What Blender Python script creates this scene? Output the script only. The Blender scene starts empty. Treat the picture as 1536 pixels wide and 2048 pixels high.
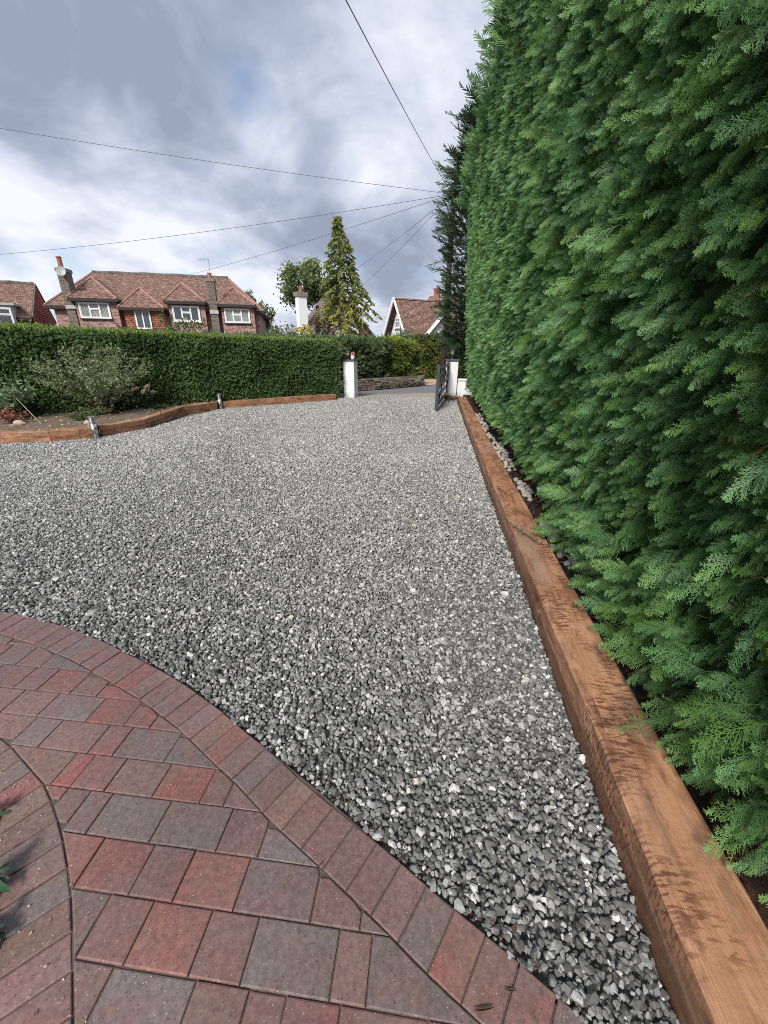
import bpy, math, random
import numpy as np
from mathutils import Vector, Matrix, noise
R = math.radians
rng = np.random.default_rng(7); random.seed(7)
sc = bpy.context.scene
COL = sc.collection

# ------------------------------------------------------------------ camera
CAM_H = 1.6; FPX = 800.0; PITCH = math.atan((1024 - 690) / FPX); ROLL = R(0.6)
cam_d = bpy.data.cameras.new('camera'); cam = bpy.data.objects.new('camera', cam_d); COL.objects.link(cam)
cam_d.sensor_fit = 'VERTICAL'; cam_d.sensor_height = 24.0; cam_d.lens = FPX / 2048 * 24.0
cam_d.clip_start = 0.02; cam_d.clip_end = 2000
cam.matrix_world = Matrix.Translation((0, 0, CAM_H)) @ Matrix.Rotation(R(90) - PITCH, 4, 'X') @ Matrix.Rotation(ROLL, 4, 'Z')
sc.camera = cam

# ------------------------------------------------------------------ world: blue sky under broken cloud
world = bpy.data.worlds.new('World'); sc.world = world; world.use_nodes = True
SUN_EL, SUN_AZ = R(41), R(201)      # azimuth clockwise from +Y: behind the camera, to the left
wt = world.node_tree; wn = wt.nodes; wl = wt.links; wn.clear()
def W(t, **k):
    n = wn.new(t)
    for a, b in k.items(): setattr(n, a, b)
    return n
w_out = W('ShaderNodeOutputWorld'); w_bg = W('ShaderNodeBackground'); w_bg.inputs['Strength'].default_value = 0.1
w_sky = W('ShaderNodeTexSky', sky_type='NISHITA', sun_disc=False, sun_elevation=SUN_EL, sun_rotation=SUN_AZ)
w_tc = W('ShaderNodeTexCoord'); w_sep = W('ShaderNodeSeparateXYZ'); wl.new(w_tc.outputs['Generated'], w_sep.inputs[0])
def wmath(op, a, b=None):
    n = W('ShaderNodeMath', operation=op)
    for i, v in enumerate((a, b)):
        if v is None: continue
        if isinstance(v, (int, float)): n.inputs[i].default_value = v
        else: wl.new(v, n.inputs[i])
    return n.outputs[0]
den = wmath('ADD', wmath('MAXIMUM', w_sep.outputs['Z'], 0.0), 0.40)
cx = wmath('DIVIDE', w_sep.outputs['X'], den); cy = wmath('DIVIDE', w_sep.outputs['Y'], den)
w_cmb = W('ShaderNodeCombineXYZ'); wl.new(cx, w_cmb.inputs[0]); wl.new(cy, w_cmb.inputs[1])
def wnoise(scale, detail, off, rough=0.5, dist=0.0):
    m = W('ShaderNodeMapping'); m.inputs['Location'].default_value = off; wl.new(w_cmb.outputs[0], m.inputs['Vector'])
    n = W('ShaderNodeTexNoise'); n.inputs['Scale'].default_value = scale; n.inputs['Detail'].default_value = detail
    n.inputs['Roughness'].default_value = rough; n.inputs['Distortion'].default_value = dist
    wl.new(m.outputs[0], n.inputs['Vector']); return n.outputs['Fac']
def wramp(fac, stops):
    r = W('ShaderNodeValToRGB'); e = r.color_ramp.elements
    while len(e) < len(stops): e.new(0.5)
    for i, (p, c) in enumerate(stops): e[i].position = p; e[i].color = (*c, 1)
    wl.new(fac, r.inputs[0]); return r.outputs[0]
CLOUD_OFF = (11.118, 27.229, 0.0)
n_big = wnoise(1.05, 5, CLOUD_OFF, 0.52, 0.12)
n_mid = wnoise(3.0, 6, (11.881, 6.182, 2.0), 0.55, 0.35); n_fin = wnoise(7.5, 5, (24.534, 22.764, 5.0), 0.55, 0.3)
shade = wmath('ADD', wmath('ADD', wmath('MULTIPLY', n_big, 0.55), wmath('MULTIPLY', n_mid, 0.37)), wmath('MULTIPLY', n_fin, 0.08))
cloud_c = wramp(shade, [(0.395, (1.18, 1.37, 1.80)), (0.45, (1.66, 1.87, 2.35)), (0.50, (2.35, 2.55, 3.0)), (0.565, (3.3, 3.42, 3.7))])
cover = wramp(wnoise(1.15, 4, (20.948, 0.654, 4.0), 0.5, 0.1), [(0.37, (0.2, 0.2, 0.2)), (0.45, (1, 1, 1))])
w_dim = W('ShaderNodeMixRGB', blend_type='MULTIPLY'); w_dim.inputs[0].default_value = 1; w_dim.inputs[2].default_value = (.42, .46, .52, 1); wl.new(w_sky.outputs[0], w_dim.inputs[1])
w_mix = W('ShaderNodeMixRGB'); wl.new(cover, w_mix.inputs[0]); wl.new(w_dim.outputs[0], w_mix.inputs[1]); wl.new(cloud_c, w_mix.inputs[2])
wl.new(w_mix.outputs[0], w_bg.inputs['Color']); wl.new(w_bg.outputs[0], w_out.inputs['Surface'])

# ------------------------------------------------------------------ sun through thin cloud
sun_d = bpy.data.lights.new('sun', 'SUN'); sun = bpy.data.objects.new('sun', sun_d); COL.objects.link(sun)
sun_d.energy = 1.5; sun_d.angle = R(14); sun_d.color = (1.0, 0.96, 0.90)
sv = Vector((math.sin(SUN_AZ) * math.cos(SUN_EL), math.cos(SUN_AZ) * math.cos(SUN_EL), math.sin(SUN_EL)))
sun.rotation_euler = sv.to_track_quat('Z', 'Y').to_euler()

sc.view_settings.view_transform = 'Standard'; sc.view_settings.look = 'None'
sc.view_settings.exposure = 1.5; sc.view_settings.gamma = 1.0; sc.view_settings.use_curve_mapping = False
sc.render.engine = 'CYCLES'
sc.cycles.max_bounces = 5; sc.cycles.diffuse_bounces = 3; sc.cycles.glossy_bounces = 2; sc.cycles.transmission_bounces = 3
sc.cycles.use_denoising = False; sc.cycles.filter_width = 0.95

# ------------------------------------------------------------------ surveying helpers: a sight line of the camera met with a plane of the place
_c, _s = math.cos(ROLL), math.sin(ROLL)
def ray(px, py):
    x, y = px - 768, py - 1024
    x, y = _c * x + _s * y, -_s * x + _c * y
    return Vector((x, FPX * math.cos(PITCH) - y * math.sin(PITCH), -FPX * math.sin(PITCH) - y * math.cos(PITCH)))
EYE = Vector((0, 0, CAM_H))
def gnd(px, py, z=0.0):
    d = ray(px, py); return EYE + d * ((z - CAM_H) / d.z)
def at(px, py, Y):
    d = ray(px, py); return EYE + d * (Y / d.y)
def on_plane(px, py, p0, n):
    d = ray(px, py); return EYE + d * ((p0 - EYE).dot(n) / d.dot(n))

# ------------------------------------------------------------------ material helpers
def mat(name):
    m = bpy.data.materials.new(name); m.use_nodes = True
    t = m.node_tree; b = t.nodes['Principled BSDF']; b.inputs['Specular IOR Level'].default_value = 0.3
    return m, t, b
class NT:
    def __init__(s, t): s.t = t
    def n(s, typ, ins=None, **k):
        n = s.t.nodes.new(typ)
        for a, b in k.items(): setattr(n, a, b)
        for a, b in (ins or {}).items():
            if hasattr(b, 'is_output'): s.t.links.new(b, n.inputs[a])
            else: n.inputs[a].default_value = b
        return n
    def noise(s, vec, scale, detail=4, rough=0.55, dist=0.0):
        return s.n('ShaderNodeTexNoise', {'Vector': vec, 'Scale': scale, 'Detail': detail, 'Roughness': rough, 'Distortion': dist}).outputs['Fac']
    def map(s, vec, scale=(1, 1, 1), loc=(0, 0, 0)):
        return s.n('ShaderNodeMapping', {'Vector': vec, 'Scale': scale, 'Location': loc}).outputs[0]
    def ramp(s, fac, stops, interp='LINEAR'):
        r = s.n('ShaderNodeValToRGB', {0: fac}); e = r.color_ramp.elements; r.color_ramp.interpolation = interp
        while len(e) < len(stops): e.new(0.5)
        for i, (p, c) in enumerate(stops):
            e[i].position = p; e[i].color = (*(c if hasattr(c, '__len__') else (c, c, c)), 1)
        return r.outputs[0]
    def mix(s, fac, a, b, mode='MIX'):
        n = s.n('ShaderNodeMixRGB', blend_type=mode)
        for i, v in enumerate((fac, a, b)):
            if hasattr(v, 'is_output'): s.t.links.new(v, n.inputs[i])
            elif isinstance(v, (int, float)): n.inputs[i].default_value = v if i == 0 else (v, v, v, 1)
            else: n.inputs[i].default_value = (*v, 1)
        return n.outputs[0]
    def math(s, op, a, b=0.0):
        n = s.n('ShaderNodeMath', operation=op)
        for i, v in enumerate((a, b)):
            if hasattr(v, 'is_output'): s.t.links.new(v, n.inputs[i])
            else: n.inputs[i].default_value = v
        return n.outputs[0]
    def bump(s, h, strength, dist=0.01):
        return s.n('ShaderNodeBump', {'Height': h, 'Strength': strength, 'Distance': dist}).outputs[0]
    def link(s, a, b): s.t.links.new(a, b)

def simple(name, col, rough=0.6, var=0.15, scale=8, metallic=0.0, spec=0.3, bump=0.0, coord='Object'):
    m, t, b = mat(name); q = NT(t); tc = q.n('ShaderNodeTexCoord')
    f = q.noise(tc.outputs[coord], scale, 5)
    lo = tuple(c * (1 - var) for c in col); hi = tuple(min(1, c * (1 + var)) for c in col)
    q.link(q.ramp(f, [(0.3, lo), (0.7, hi)]), b.inputs['Base Color'])
    b.inputs['Roughness'].default_value = rough; b.inputs['Metallic'].default_value = metallic; b.inputs['Specular IOR Level'].default_value = spec
    if bump: q.link(q.bump(q.noise(tc.outputs[coord], scale * 5, 4), bump), b.inputs['Normal'])
    return m

def leaf_mat(name, stops, transl=0.25, rough=0.55, attr='INSTANCER', tip=0.0, second=None):
    """foliage: colour picked per spray by its own 'tone', a little light through the leaf"""
    m = bpy.data.materials.new(name); m.use_nodes = True; t = m.node_tree; q = NT(t)
    b = t.nodes['Principled BSDF']; out = t.nodes['Material Output']
    a = q.n('ShaderNodeAttribute', attribute_type=attr, attribute_name='tone')
    tc = q.n('ShaderNodeTexCoord'); f = q.noise(tc.outputs['Object'], 9, 2)
    fac = q.math('ADD', a.outputs['Fac'], q.math('MULTIPLY', q.math('SUBTRACT', f, 0.5), 0.3))
    c = q.ramp(fac, stops)
    if second:   # part of the sprays are yellower
        oi = q.n('ShaderNodeObjectInfo'); pn = q.noise(q.n('ShaderNodeNewGeometry').outputs['Position'], 2.2, 3)
        sel = q.ramp(q.math('ADD', q.math('MULTIPLY', oi.outputs['Random'], .35), q.math('MULTIPLY', pn, .9)), [(.58, 0.0), (.74, 1.0)])
        c = q.mix(q.math('MULTIPLY', sel, .6), c, q.ramp(fac, [(0.05, second[0]), (.95, second[1])]))
    if tip:
        sx = q.n('ShaderNodeSeparateXYZ', {0: tc.outputs['Object']})
        c = q.mix(q.math('MULTIPLY', q.math('MAXIMUM', sx.outputs[0], 0.0), tip), c, q.mix(1.0, c, 2.1, 'MULTIPLY'))
    q.link(c, b.inputs['Base Color']); b.inputs['Roughness'].default_value = rough; b.inputs['Specular IOR Level'].default_value = 0.35
    tr = q.n('ShaderNodeBsdfTranslucent'); q.link(c, tr.inputs['Color'])
    mx = q.n('ShaderNodeMixShader', {0: transl}); q.link(b.outputs[0], mx.inputs[1]); q.link(tr.outputs[0], mx.inputs[2]); q.link(mx.outputs[0], out.inputs['Surface'])
    return m

# ------------------------------------------------------------------ mesh helpers
class MB:
    def __init__(s): s.v = []; s.f = []; s.smooth = False
    def add(s, vs, fs):
        o = len(s.v); s.v += [tuple(p) for p in vs]; s.f += [tuple(i + o for i in f) for f in fs]; return s
    def box(s, lo, hi, M=None):
        x0, y0, z0 = lo; x1, y1, z1 = hi
        vs = [Vector(p) for p in ((x0, y0, z0), (x1, y0, z0), (x1, y1, z0), (x0, y1, z0), (x0, y0, z1), (x1, y0, z1), (x1, y1, z1), (x0, y1, z1))]
        if M is not None: vs = [M @ p for p in vs]
        return s.add(vs, [(0, 3, 2, 1), (4, 5, 6, 7), (0, 1, 5, 4), (1, 2, 6, 5), (2, 3, 7, 6), (3, 0, 4, 7)])
    def bbox(s, lo, hi, bev=0.01, M=None):
        """box with chamfered vertical and top edges"""
        x0, y0, z0 = lo; x1, y1, z1 = hi; b = bev
        def ring(i, z): return [(x0 + i + b, y0 + i, z), (x1 - i - b, y0 + i, z), (x1 - i, y0 + i + b, z), (x1 - i, y1 - i - b, z), (x1 - i - b, y1 - i, z), (x0 + i + b, y1 - i, z), (x0 + i, y1 - i - b, z), (x0 + i, y0 + i + b, z)]
        vs = ring(0, z0) + ring(0, z1 - b) + ring(b, z1)
        if M is not None: vs = [M @ Vector(p) for p in vs]
        fs = [tuple(range(7, -1, -1)), tuple(range(16, 24))]
        for k in (0, 8):
            for i in range(8): j = (i + 1) % 8; fs.append((k + i, k + j, k + 8 + j, k + 8 + i))
        return s.add(vs, fs)
    def bar(s, a, b, w, h, up=Vector((0, 0, 1))):
        a, b = Vector(a), Vector(b); d = (b - a).normalized(); x = d.cross(up)
        if x.length < 1e-4: x = d.cross(Vector((0, 1, 0)))
        x.normalize(); y = x.cross(d).normalized(); vs = []
        for p in (a, b):
            for i, j in ((-1, -1), (1, -1), (1, 1), (-1, 1)): vs.append(p + x * (w / 2 * i) + y * (h / 2 * j))
        return s.add(vs, [(3, 2, 1, 0), (4, 5, 6, 7), (0, 1, 5, 4), (1, 2, 6, 5), (2, 3, 7, 6), (3, 0, 4, 7)])
    def tube(s, pts, rad, n=6, cap=True):
        pts = [Vector(p) for p in pts]; rad = rad if hasattr(rad, '__len__') else [rad] * len(pts); o = len(s.v); prev = None
        for i, p in enumerate(pts):
            d = (pts[min(i + 1, len(pts) - 1)] - pts[max(i - 1, 0)]).normalized()
            ref = prev if prev is not None else (Vector((0, 0, 1)) if abs(d.z) < 0.9 else Vector((1, 0, 0)))
            x = ref - d * ref.dot(d)
            if x.length < 1e-5: x = d.orthogonal()
            x.normalize(); prev = x; y = d.cross(x)
            for k in range(n): a = 2 * math.pi * k / n; s.v.append(tuple(p + (x * math.cos(a) + y * math.sin(a)) * rad[i]))
        for i in range(len(pts) - 1):
            for k in range(n): j = (k + 1) % n; s.f.append((o + i * n + k, o + i * n + j, o + i * n + n + j, o + i * n + n + k))
        if cap:
            s.f.append(tuple(o + k for k in range(n - 1, -1, -1))); e = o + (len(pts) - 1) * n; s.f.append(tuple(e + k for k in range(n)))
        return s
    def lathe(s, prof, c, n=20):
        """prof: (radius, z) from bottom to top round the vertical through c"""
        o = len(s.v); c = Vector(c)
        for r, z in prof:
            for k in range(n): a = 2 * math.pi * k / n; s.v.append((c.x + r * math.cos(a), c.y + r * math.sin(a), c.z + z))
        for i in range(len(prof) - 1):
            for k in range(n): j = (k + 1) % n; s.f.append((o + i * n + k, o + i * n + j, o + i * n + n + j, o + i * n + n + k))
        s.f.append(tuple(o + k for k in range(n - 1, -1, -1))); e = o + (len(prof) - 1) * n; s.f.append(tuple(e + k for k in range(n)))
        return s
    def prism(s, poly, z0, z1):
        n = len(poly); vs = [(p[0], p[1], z0) for p in poly] + [(p[0], p[1], z1) for p in poly]
        return s.add(vs, [tuple(range(n - 1, -1, -1)), tuple(range(n, 2 * n))] + [(i, (i + 1) % n, n + (i + 1) % n, n + i) for i in range(n)])
    def mesh(s, name, m, smooth=False, uv=False):
        me = bpy.data.meshes.new(name); me.from_pydata(s.v, [], s.f); me.update()
        if smooth: me.polygons.foreach_set('use_smooth', [True] * len(me.polygons))
        if m: me.materials.append(m)
        if uv:   # UVs in metres: along the face's horizontal, and up its slope
            L = me.uv_layers.new(name='UVMap')
            for p in me.polygons:
                nrm = p.normal; tx = Vector((0, 0, 1)).cross(nrm)
                if tx.length < 1e-3: tx = Vector((1, 0, 0))
                tx.normalize(); ty = nrm.cross(tx)
                for li in p.loop_indices:
                    co = me.vertices[me.loops[li].vertex_index].co; L.data[li].uv = (co.dot(tx), co.dot(ty))
        return me
    def build(s, name, m, parent=None, smooth=False, uv=False):
        o = bpy.data.objects.new(name, s.mesh(name, m, smooth, uv)); COL.objects.link(o)
        if parent is not None: attach(o, parent)
        return o
def attach(o, parent):
    o.parent = parent; o.matrix_parent_inverse = Matrix.Translation(-parent.location)
def tag(o, label=None, cat=None, group=None, kind=None):
    if label: o['label'] = label
    if cat: o['category'] = cat
    if group: o['group'] = group
    if kind: o['kind'] = kind
    return o
def thing(name, label, cat, group=None, loc=(0, 0, 0)):
    o = bpy.data.objects.new(name, None); COL.objects.link(o); o.location = loc; o.empty_display_size = 0.2
    return tag(o, label, cat, group)
def mesh_np(name, v, f, m, parent=None, smooth=False):
    me = bpy.data.meshes.new(name); v = np.asarray(v, np.float32); f = np.asarray(f, np.int32); k = f.shape[1]
    me.vertices.add(len(v)); me.vertices.foreach_set('co', v.ravel()); me.loops.add(f.size); me.loops.foreach_set('vertex_index', f.ravel())
    me.polygons.add(len(f)); me.polygons.foreach_set('loop_start', np.arange(0, f.size, k, dtype=np.int32))
    me.update(calc_edges=True)
    if smooth: me.polygons.foreach_set('use_smooth', [True] * len(f))
    me.materials.append(m); o = bpy.data.objects.new(name, me); COL.objects.link(o)
    if parent is not None: attach(o, parent)
    return o

# scatter of uncountable small pieces: points with rotation, scale, variant and tone; the variants are drawn on them
_ng = {}
def scatter(name, pos, rot, scl, idx, tone, variants, parent=None):
    col = bpy.data.collections.new(name + '_variants')
    for i, v in enumerate(variants):
        o = bpy.data.objects.new('%s_variant_%02d' % (name, i), v); col.objects.link(o)
    me = bpy.data.meshes.new(name); n = len(pos)
    me.vertices.add(n); me.vertices.foreach_set('co', np.asarray(pos, np.float32).ravel())
    def attr(nm, ty, key, arr):
        a = me.attributes.new(nm, ty, 'POINT'); a.data.foreach_set(key, arr)
    attr('rot', 'FLOAT_VECTOR', 'vector', np.asarray(rot, np.float32).ravel()); attr('scl', 'FLOAT', 'value', np.asarray(scl, np.float32))
    attr('idx', 'INT', 'value', np.asarray(idx, np.int32)); attr('tone', 'FLOAT', 'value', np.asarray(tone, np.float32))
    o = bpy.data.objects.new(name, me); COL.objects.link(o)
    if parent is not None: attach(o, parent)
    g = bpy.data.node_groups.new(name + '_scatter', 'GeometryNodeTree')
    g.interface.new_socket(name='Geometry', in_out='INPUT', socket_type='NodeSocketGeometry')
    g.interface.new_socket(name='Geometry', in_out='OUTPUT', socket_type='NodeSocketGeometry')
    gi = g.nodes.new('NodeGroupInput'); go = g.nodes.new('NodeGroupOutput'); ip = g.nodes.new('GeometryNodeInstanceOnPoints')
    ci = g.nodes.new('GeometryNodeCollectionInfo'); ci.inputs['Collection'].default_value = col; ci.inputs['Separate Children'].default_value = True; ci.inputs['Reset Children'].default_value = True
    def na(nm, ty):
        a = g.nodes.new('GeometryNodeInputNamedAttribute'); a.data_type = ty; a.inputs['Name'].default_value = nm
        return a.outputs['Attribute']
    L = g.links
    L.new(gi.outputs[0], ip.inputs['Points']); L.new(ci.outputs[0], ip.inputs['Instance']); ip.inputs['Pick Instance'].default_value = True
    L.new(na('idx', 'INT'), ip.inputs['Instance Index']); L.new(na('scl', 'FLOAT'), ip.inputs['Scale'])
    er = g.nodes.new('FunctionNodeEulerToRotation'); L.new(na('rot', 'FLOAT_VECTOR'), er.inputs[0]); L.new(er.outputs[0], ip.inputs['Rotation'])
    L.new(ip.outputs[0], go.inputs[0])
    md = o.modifiers.new('scatter', 'NODES'); md.node_group = g
    o['kind'] = 'stuff'
    return o
def frames_to_euler(X, Yh):
    """per point axes: X along the piece, Yh roughly its side -> XYZ eulers (numpy)"""
    X = X / np.linalg.norm(X, axis=1, keepdims=True); Z = np.cross(X, Yh); Z /= np.linalg.norm(Z, axis=1, keepdims=True) + 1e-9; Y = np.cross(Z, X)
    # R = [X Y Z] columns ; XYZ euler: R = Rz Ry Rx
    ry = np.arcsin(np.clip(-X[:, 2], -1, 1)); rz = np.arctan2(X[:, 1], X[:, 0]); rx = np.arctan2(Y[:, 2], Z[:, 2])
    return np.stack([rx, ry, rz], 1)
def roll_vec(X, up, ang):
    X = X / np.linalg.norm(X, axis=1, keepdims=True)
    u = up - X * (X * up).sum(1, keepdims=True); u /= np.linalg.norm(u, axis=1, keepdims=True) + 1e-9
    v = np.cross(X, u); return u * np.cos(ang)[:, None] + v * np.sin(ang)[:, None]
def vnoise(p, s, off=0.0):
    return np.array([noise.noise((a[0] * s + off, a[1] * s, a[2] * s)) for a in p])

# ================================================================== STRUCTURE
# line of the right-hand sleeper edging (its driveway face at ground level)
LY = [-1.0, .45, .72, 1.22, 2.24, 4.22, 12.35, 14.0]; LX = [.60, .77, .80, .85, .98, 1.20, 2.17, 2.37]
def xl(Y): return np.interp(Y, LY, LX)

# ---- materials of the ground
def ground_mat(name, a, b, scale=6, rough=0.9, bump=0.5):
    m, t, bs = mat(name); q = NT(t); tc = q.n('ShaderNodeTexCoord'); v = tc.outputs['Object']
    f = q.noise(v, scale, 8, 0.65); g = q.noise(v, scale * 14, 3)
    c = q.mix(q.math('MULTIPLY', g, 0.45), q.ramp(f, [(0.3, a), (0.7, b)]), tuple(x * 1.6 for x in b))
    q.link(c, bs.inputs['Base Color']); bs.inputs['Roughness'].default_value = rough; bs.inputs['Specular IOR Level'].default_value = 0.15
    q.link(q.bump(q.math('ADD', f, q.math('MULTIPLY', g, 0.4)), bump, 0.03), bs.inputs['Normal'])
    return m
M_earth = ground_mat('earth', (.05, .038, .028), (.12, .09, .065))
M_bed = ground_mat('bed_soil', (.075, .058, .043), (.18, .14, .105), 5)
M_dark_soil = ground_mat('hedge_soil', (.022, .013, .010), (.06, .034, .025), 9)
M_gravelbed = ground_mat('gravel_bed', (.08, .08, .078), (.20, .20, .195), 30)
M_asphalt = ground_mat('asphalt', (.13, .13, .138), (.19, .19, .198), 3, 0.85, 0.2)
M_apron = ground_mat('apron', (.22, .165, .14), (.36, .30, .27), 14, 0.85, 0.3)
M_sand = ground_mat('sandy_drive', (.33, .23, .14), (.46, .35, .23), 8)

def sheet(name, poly, z, m, kind='structure'):
    b = MB(); n = len(poly); b.add([(p[0], p[1], z) for p in poly], [tuple(range(n))]); o = b.build(name, m); o['kind'] = kind; return o
sheet('ground', [(-400, -60), (400, -60), (400, 700), (-400, 700)], -0.12, M_earth)
sheet('driveway', [(-14, -3), (float(xl(-3)) + .1, -3), (2.5, 13.8), (-1.2, 13.62), (-5, 11.2), (-14, 4)], -0.016, M_gravelbed)
# road runs obliquely past the gate, away to the right
rd0, rd1 = gnd(706, 786), gnd(900, 772); rdir = (rd1 - rd0); rdir.z = 0; rdir.normalize()
far0 = gnd(708, 781); far1 = gnd(850, 769.5)
fdir = (far1 - far0).normalized(); fn = Vector((-fdir.y, fdir.x, 0))
roadpts = [far0 - fdir * 60 - fn * 5.2, far0 + fdir * 40 - fn * 5.2, far0 + fdir * 40 + fn * .6, far0 - fdir * 60 + fn * .6]
sheet('road', [(p.x, p.y) for p in roadpts], -0.05, M_asphalt)
sheet('apron', [(-1.3, 13.5), (2.4, 13.9), (2.9, 15.2), (1.6, 15.3), (-1.3, 14.2)], -0.010, M_apron)
vs0 = far0 + fdir * 3.75
sheet('side_drive', [(p.x, p.y) for p in (vs0 + fn * .02, vs0 + fdir * 4.2 + fn * .02, vs0 + fdir * 5.5 + fn * 9, vs0 + fn * 9)], -0.030, M_sand)

# ---- planting bed at the left: soil behind the sleepers
bed_px = [(-150, 892), (103, 884.5), (191, 875.5), (293.5, 857), (370, 829), (439, 818.5), (672, 801)]
bedp = [gnd(*p) for p in bed_px]; 
hedge_r = Vector((-1.32, 13.27, 0)); hedge_l = Vector((-8.0, 8.1, 0))
hdir = (hedge_l - hedge_r).normalized(); hn = Vector((hdir.y, -hdir.x, 0))
if hn.y > 0: hn = -hn                                                  # towards the drive
hback = -hn
def soil_mesh(name, front, back, z0, zamp, m, nseg=60, nd=14, seed=0.0):
    """strip of soil between two polylines (same parameter), gently lumpy"""
    def along(pl, t):
        x = t * (len(pl) - 1); i = min(int(x), len(pl) - 2); return pl[i].lerp(pl[i + 1], x - i)
    vs = []; fs = []
    for i in range(nseg + 1):
        a, b = along(front, i / nseg), along(back, i / nseg)
        for j in range(nd + 1):
            p = a.lerp(b, j / nd); h = z0 + zamp * (noise.noise((p.x * 2.2, p.y * 2.2, seed)) + .5 * noise.noise((p.x * 7, p.y * 7, seed)))
            vs.append((p.x, p.y, h))
    for i in range(nseg):
        for j in range(nd):
            k = i * (nd + 1) + j; fs.append((k, k + 1, k + nd + 2, k + nd + 1))
    b = MB(); b.add(vs, fs); o = b.build(name, m, smooth=True); o['kind'] = 'structure'; return o
bed_front = [p - hn * .06 for p in bedp]
bed_back = [hedge_l + hdir * 2.5 + hback * .8] + [hedge_r.lerp(hedge_l, t) + hback * .8 for t in (1, .82, .64, .46, .28, .0)]
soil_mesh('planting_soil', bed_front, bed_back, .165, .045, M_bed)
ys = [-1, 0, 1, 2, 3, 4, 6, 8, 10, 12, 13.8]
soil_mesh('hedge_soil', [Vector((float(xl(y)) + .225, y, 0)) for y in ys], [Vector((float(xl(y)) + 1.7, y, 0)) for y in ys], .085, .03, M_dark_soil, 160, 16, 3.3)

# ---- block paving ---------------------------------------------------------------
m, t, b = mat('paving_block'); q = NT(t); M_block = m
oi = q.n('ShaderNodeObjectInfo'); tc = q.n('ShaderNodeTexCoord'); geo = q.n('ShaderNodeNewGeometry'); gv = geo.outputs['Position']
f1 = q.noise(gv, 5.5, 3); f2 = q.noise(gv, 60, 4, 0.7); f3 = q.noise(gv, 1.6, 3)
f4 = q.noise(q.map(gv, (1, 1, 1), (4.2, 1.7, 0)), 9.0, 3); ob_ = q.mix(q.math('MULTIPLY', q.ramp(f4, [(.48, 0.0), (.66, 1.0)]), .42), oi.outputs['Color'], (.245, .092, .076))
base = q.mix(q.math('MULTIPLY', q.ramp(f1, [(.34, 0.0), (.64, 1.0)]), .70), ob_, (.180, .120, .107))
base = q.mix(.55, base, q.ramp(f2, [(.28, (.35,) * 3), (.72, (1.5,) * 3)]), 'MULTIPLY')
vo = q.n('ShaderNodeTexVoronoi', {'Vector': gv, 'Scale': 135.0}); vsel = q.n('ShaderNodeSeparateXYZ', {0: vo.outputs['Color']})
spk = q.math('MULTIPLY', q.math('LESS_THAN', vo.outputs['Distance'], .19), q.math('GREATER_THAN', vsel.outputs[0], .80))
base = q.mix(q.math('MULTIPLY', spk, q.math('ADD', .2, q.math('MULTIPLY', vsel.outputs[2], .6))), base, (.60, .50, .43))
spd = q.math('MULTIPLY', q.math('LESS_THAN', vo.outputs['Distance'], .3), q.math('LESS_THAN', vsel.outputs[1], .14))
base = q.mix(q.math('MULTIPLY', spd, .6), base, (.03, .025, .022))
base = q.mix(.6, base, q.ramp(f3, [(.3, (.72,) * 3), (.7, (1.2,) * 3)]), 'MULTIPLY')
q.link(base, b.inputs['Base Color']); b.inputs['Specular IOR Level'].default_value = .45
q.link(q.ramp(q.noise(gv, 1.9, 4), [(.35, .36), (.66, .68)]), b.inputs['Roughness'])
q.link(q.bump(f2, .35, .004), b.inputs['Normal'])
M_joint = ground_mat('joint_sand', (.06, .048, .039), (.14, .11, .088), 40)

RED, GREY, BRN, PUR = (.250, .100, .083), (.158, .133, .125), (.190, .115, .099), (.212, .130, .115)
PT = 0.022   # top of paving above the gravel datum
pu = Vector((math.sin(R(6)), math.cos(R(6)))); pw = Vector((math.cos(R(6)), -math.sin(R(6))))
inner = [(-2.75, 1.99), (-2.247, 1.877), (-1.932, 1.777), (-1.651, 1.661), (-1.5, 1.585), (-1.353, 1.516), (-1.149, 1.412), (-1.026, 1.337), (-.872, 1.243), (-.651, 1.083), (-.567, 1.029), (-.44, .928), (-.383, .885), (-.203, .762), (-.053, .657), (.012, .609), (.12, .528), (.182, .485), (.247, .443), (.42, .315), (.62, .155)]
leftc = [(-1.80, 1.29), (-1.658, 1.216), (-1.58, 1.181), (-1.402, 1.075), (-1.293, 1.012), (-1.195, .928), (-1.114, .855), (-1.032, .768), (-.968, .697), (-.908, .621), (-.846, .538), (-.77, .434), (-.66, .26), (-.58, .1)]
leftc = [(-2.6, 1.62), (-2.1, 1.43)] + leftc
def uw(p): p = Vector(p); return (p.dot(pu), p.dot(pw))
inU = sorted(uw(p) for p in inner); leU = sorted(uw(p) for p in leftc)
g_right = lambda uu: float(np.interp(uu, [a for a, _ in inU], [c for _, c in inU]))
g_left = lambda uu: float(np.interp(uu, [a for a, _ in leU], [c for _, c in leU]))
rowu = [.165, .308, .452, .595, .735, .875, 1.010, 1.147, 1.281, 1.422, 1.56, 1.70, 1.84]
joints = {0: [-.70, -.52, -.335, -.24, -.06, .12], 1: [-.777, -.539, -.391, -.290, -.146, .08], 2: [-.898, -.755, -.567, -.421, -.178, -.082],
          3: [-1.031, -.847, -.702, -.509, -.270, -.121], 4: [-1.295, -1.2, -1.111, -.875, -.636, -.489], 5: [-1.378, -1.294, -1.155, -.960, -.773, -.679],
          6: [-1.697, -1.567, -1.337, -1.228, -1.0], 7: [-2.03, -1.892, -1.709, -1.466, -1.281, -1.158], 8: [-2.16, -1.968, -1.84, -1.665, -1.524],
          9: [-2.35, -2.254, -2.105, -1.961], 10: [-2.7, -2.45, -2.3], 11: [-2.9]}
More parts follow.
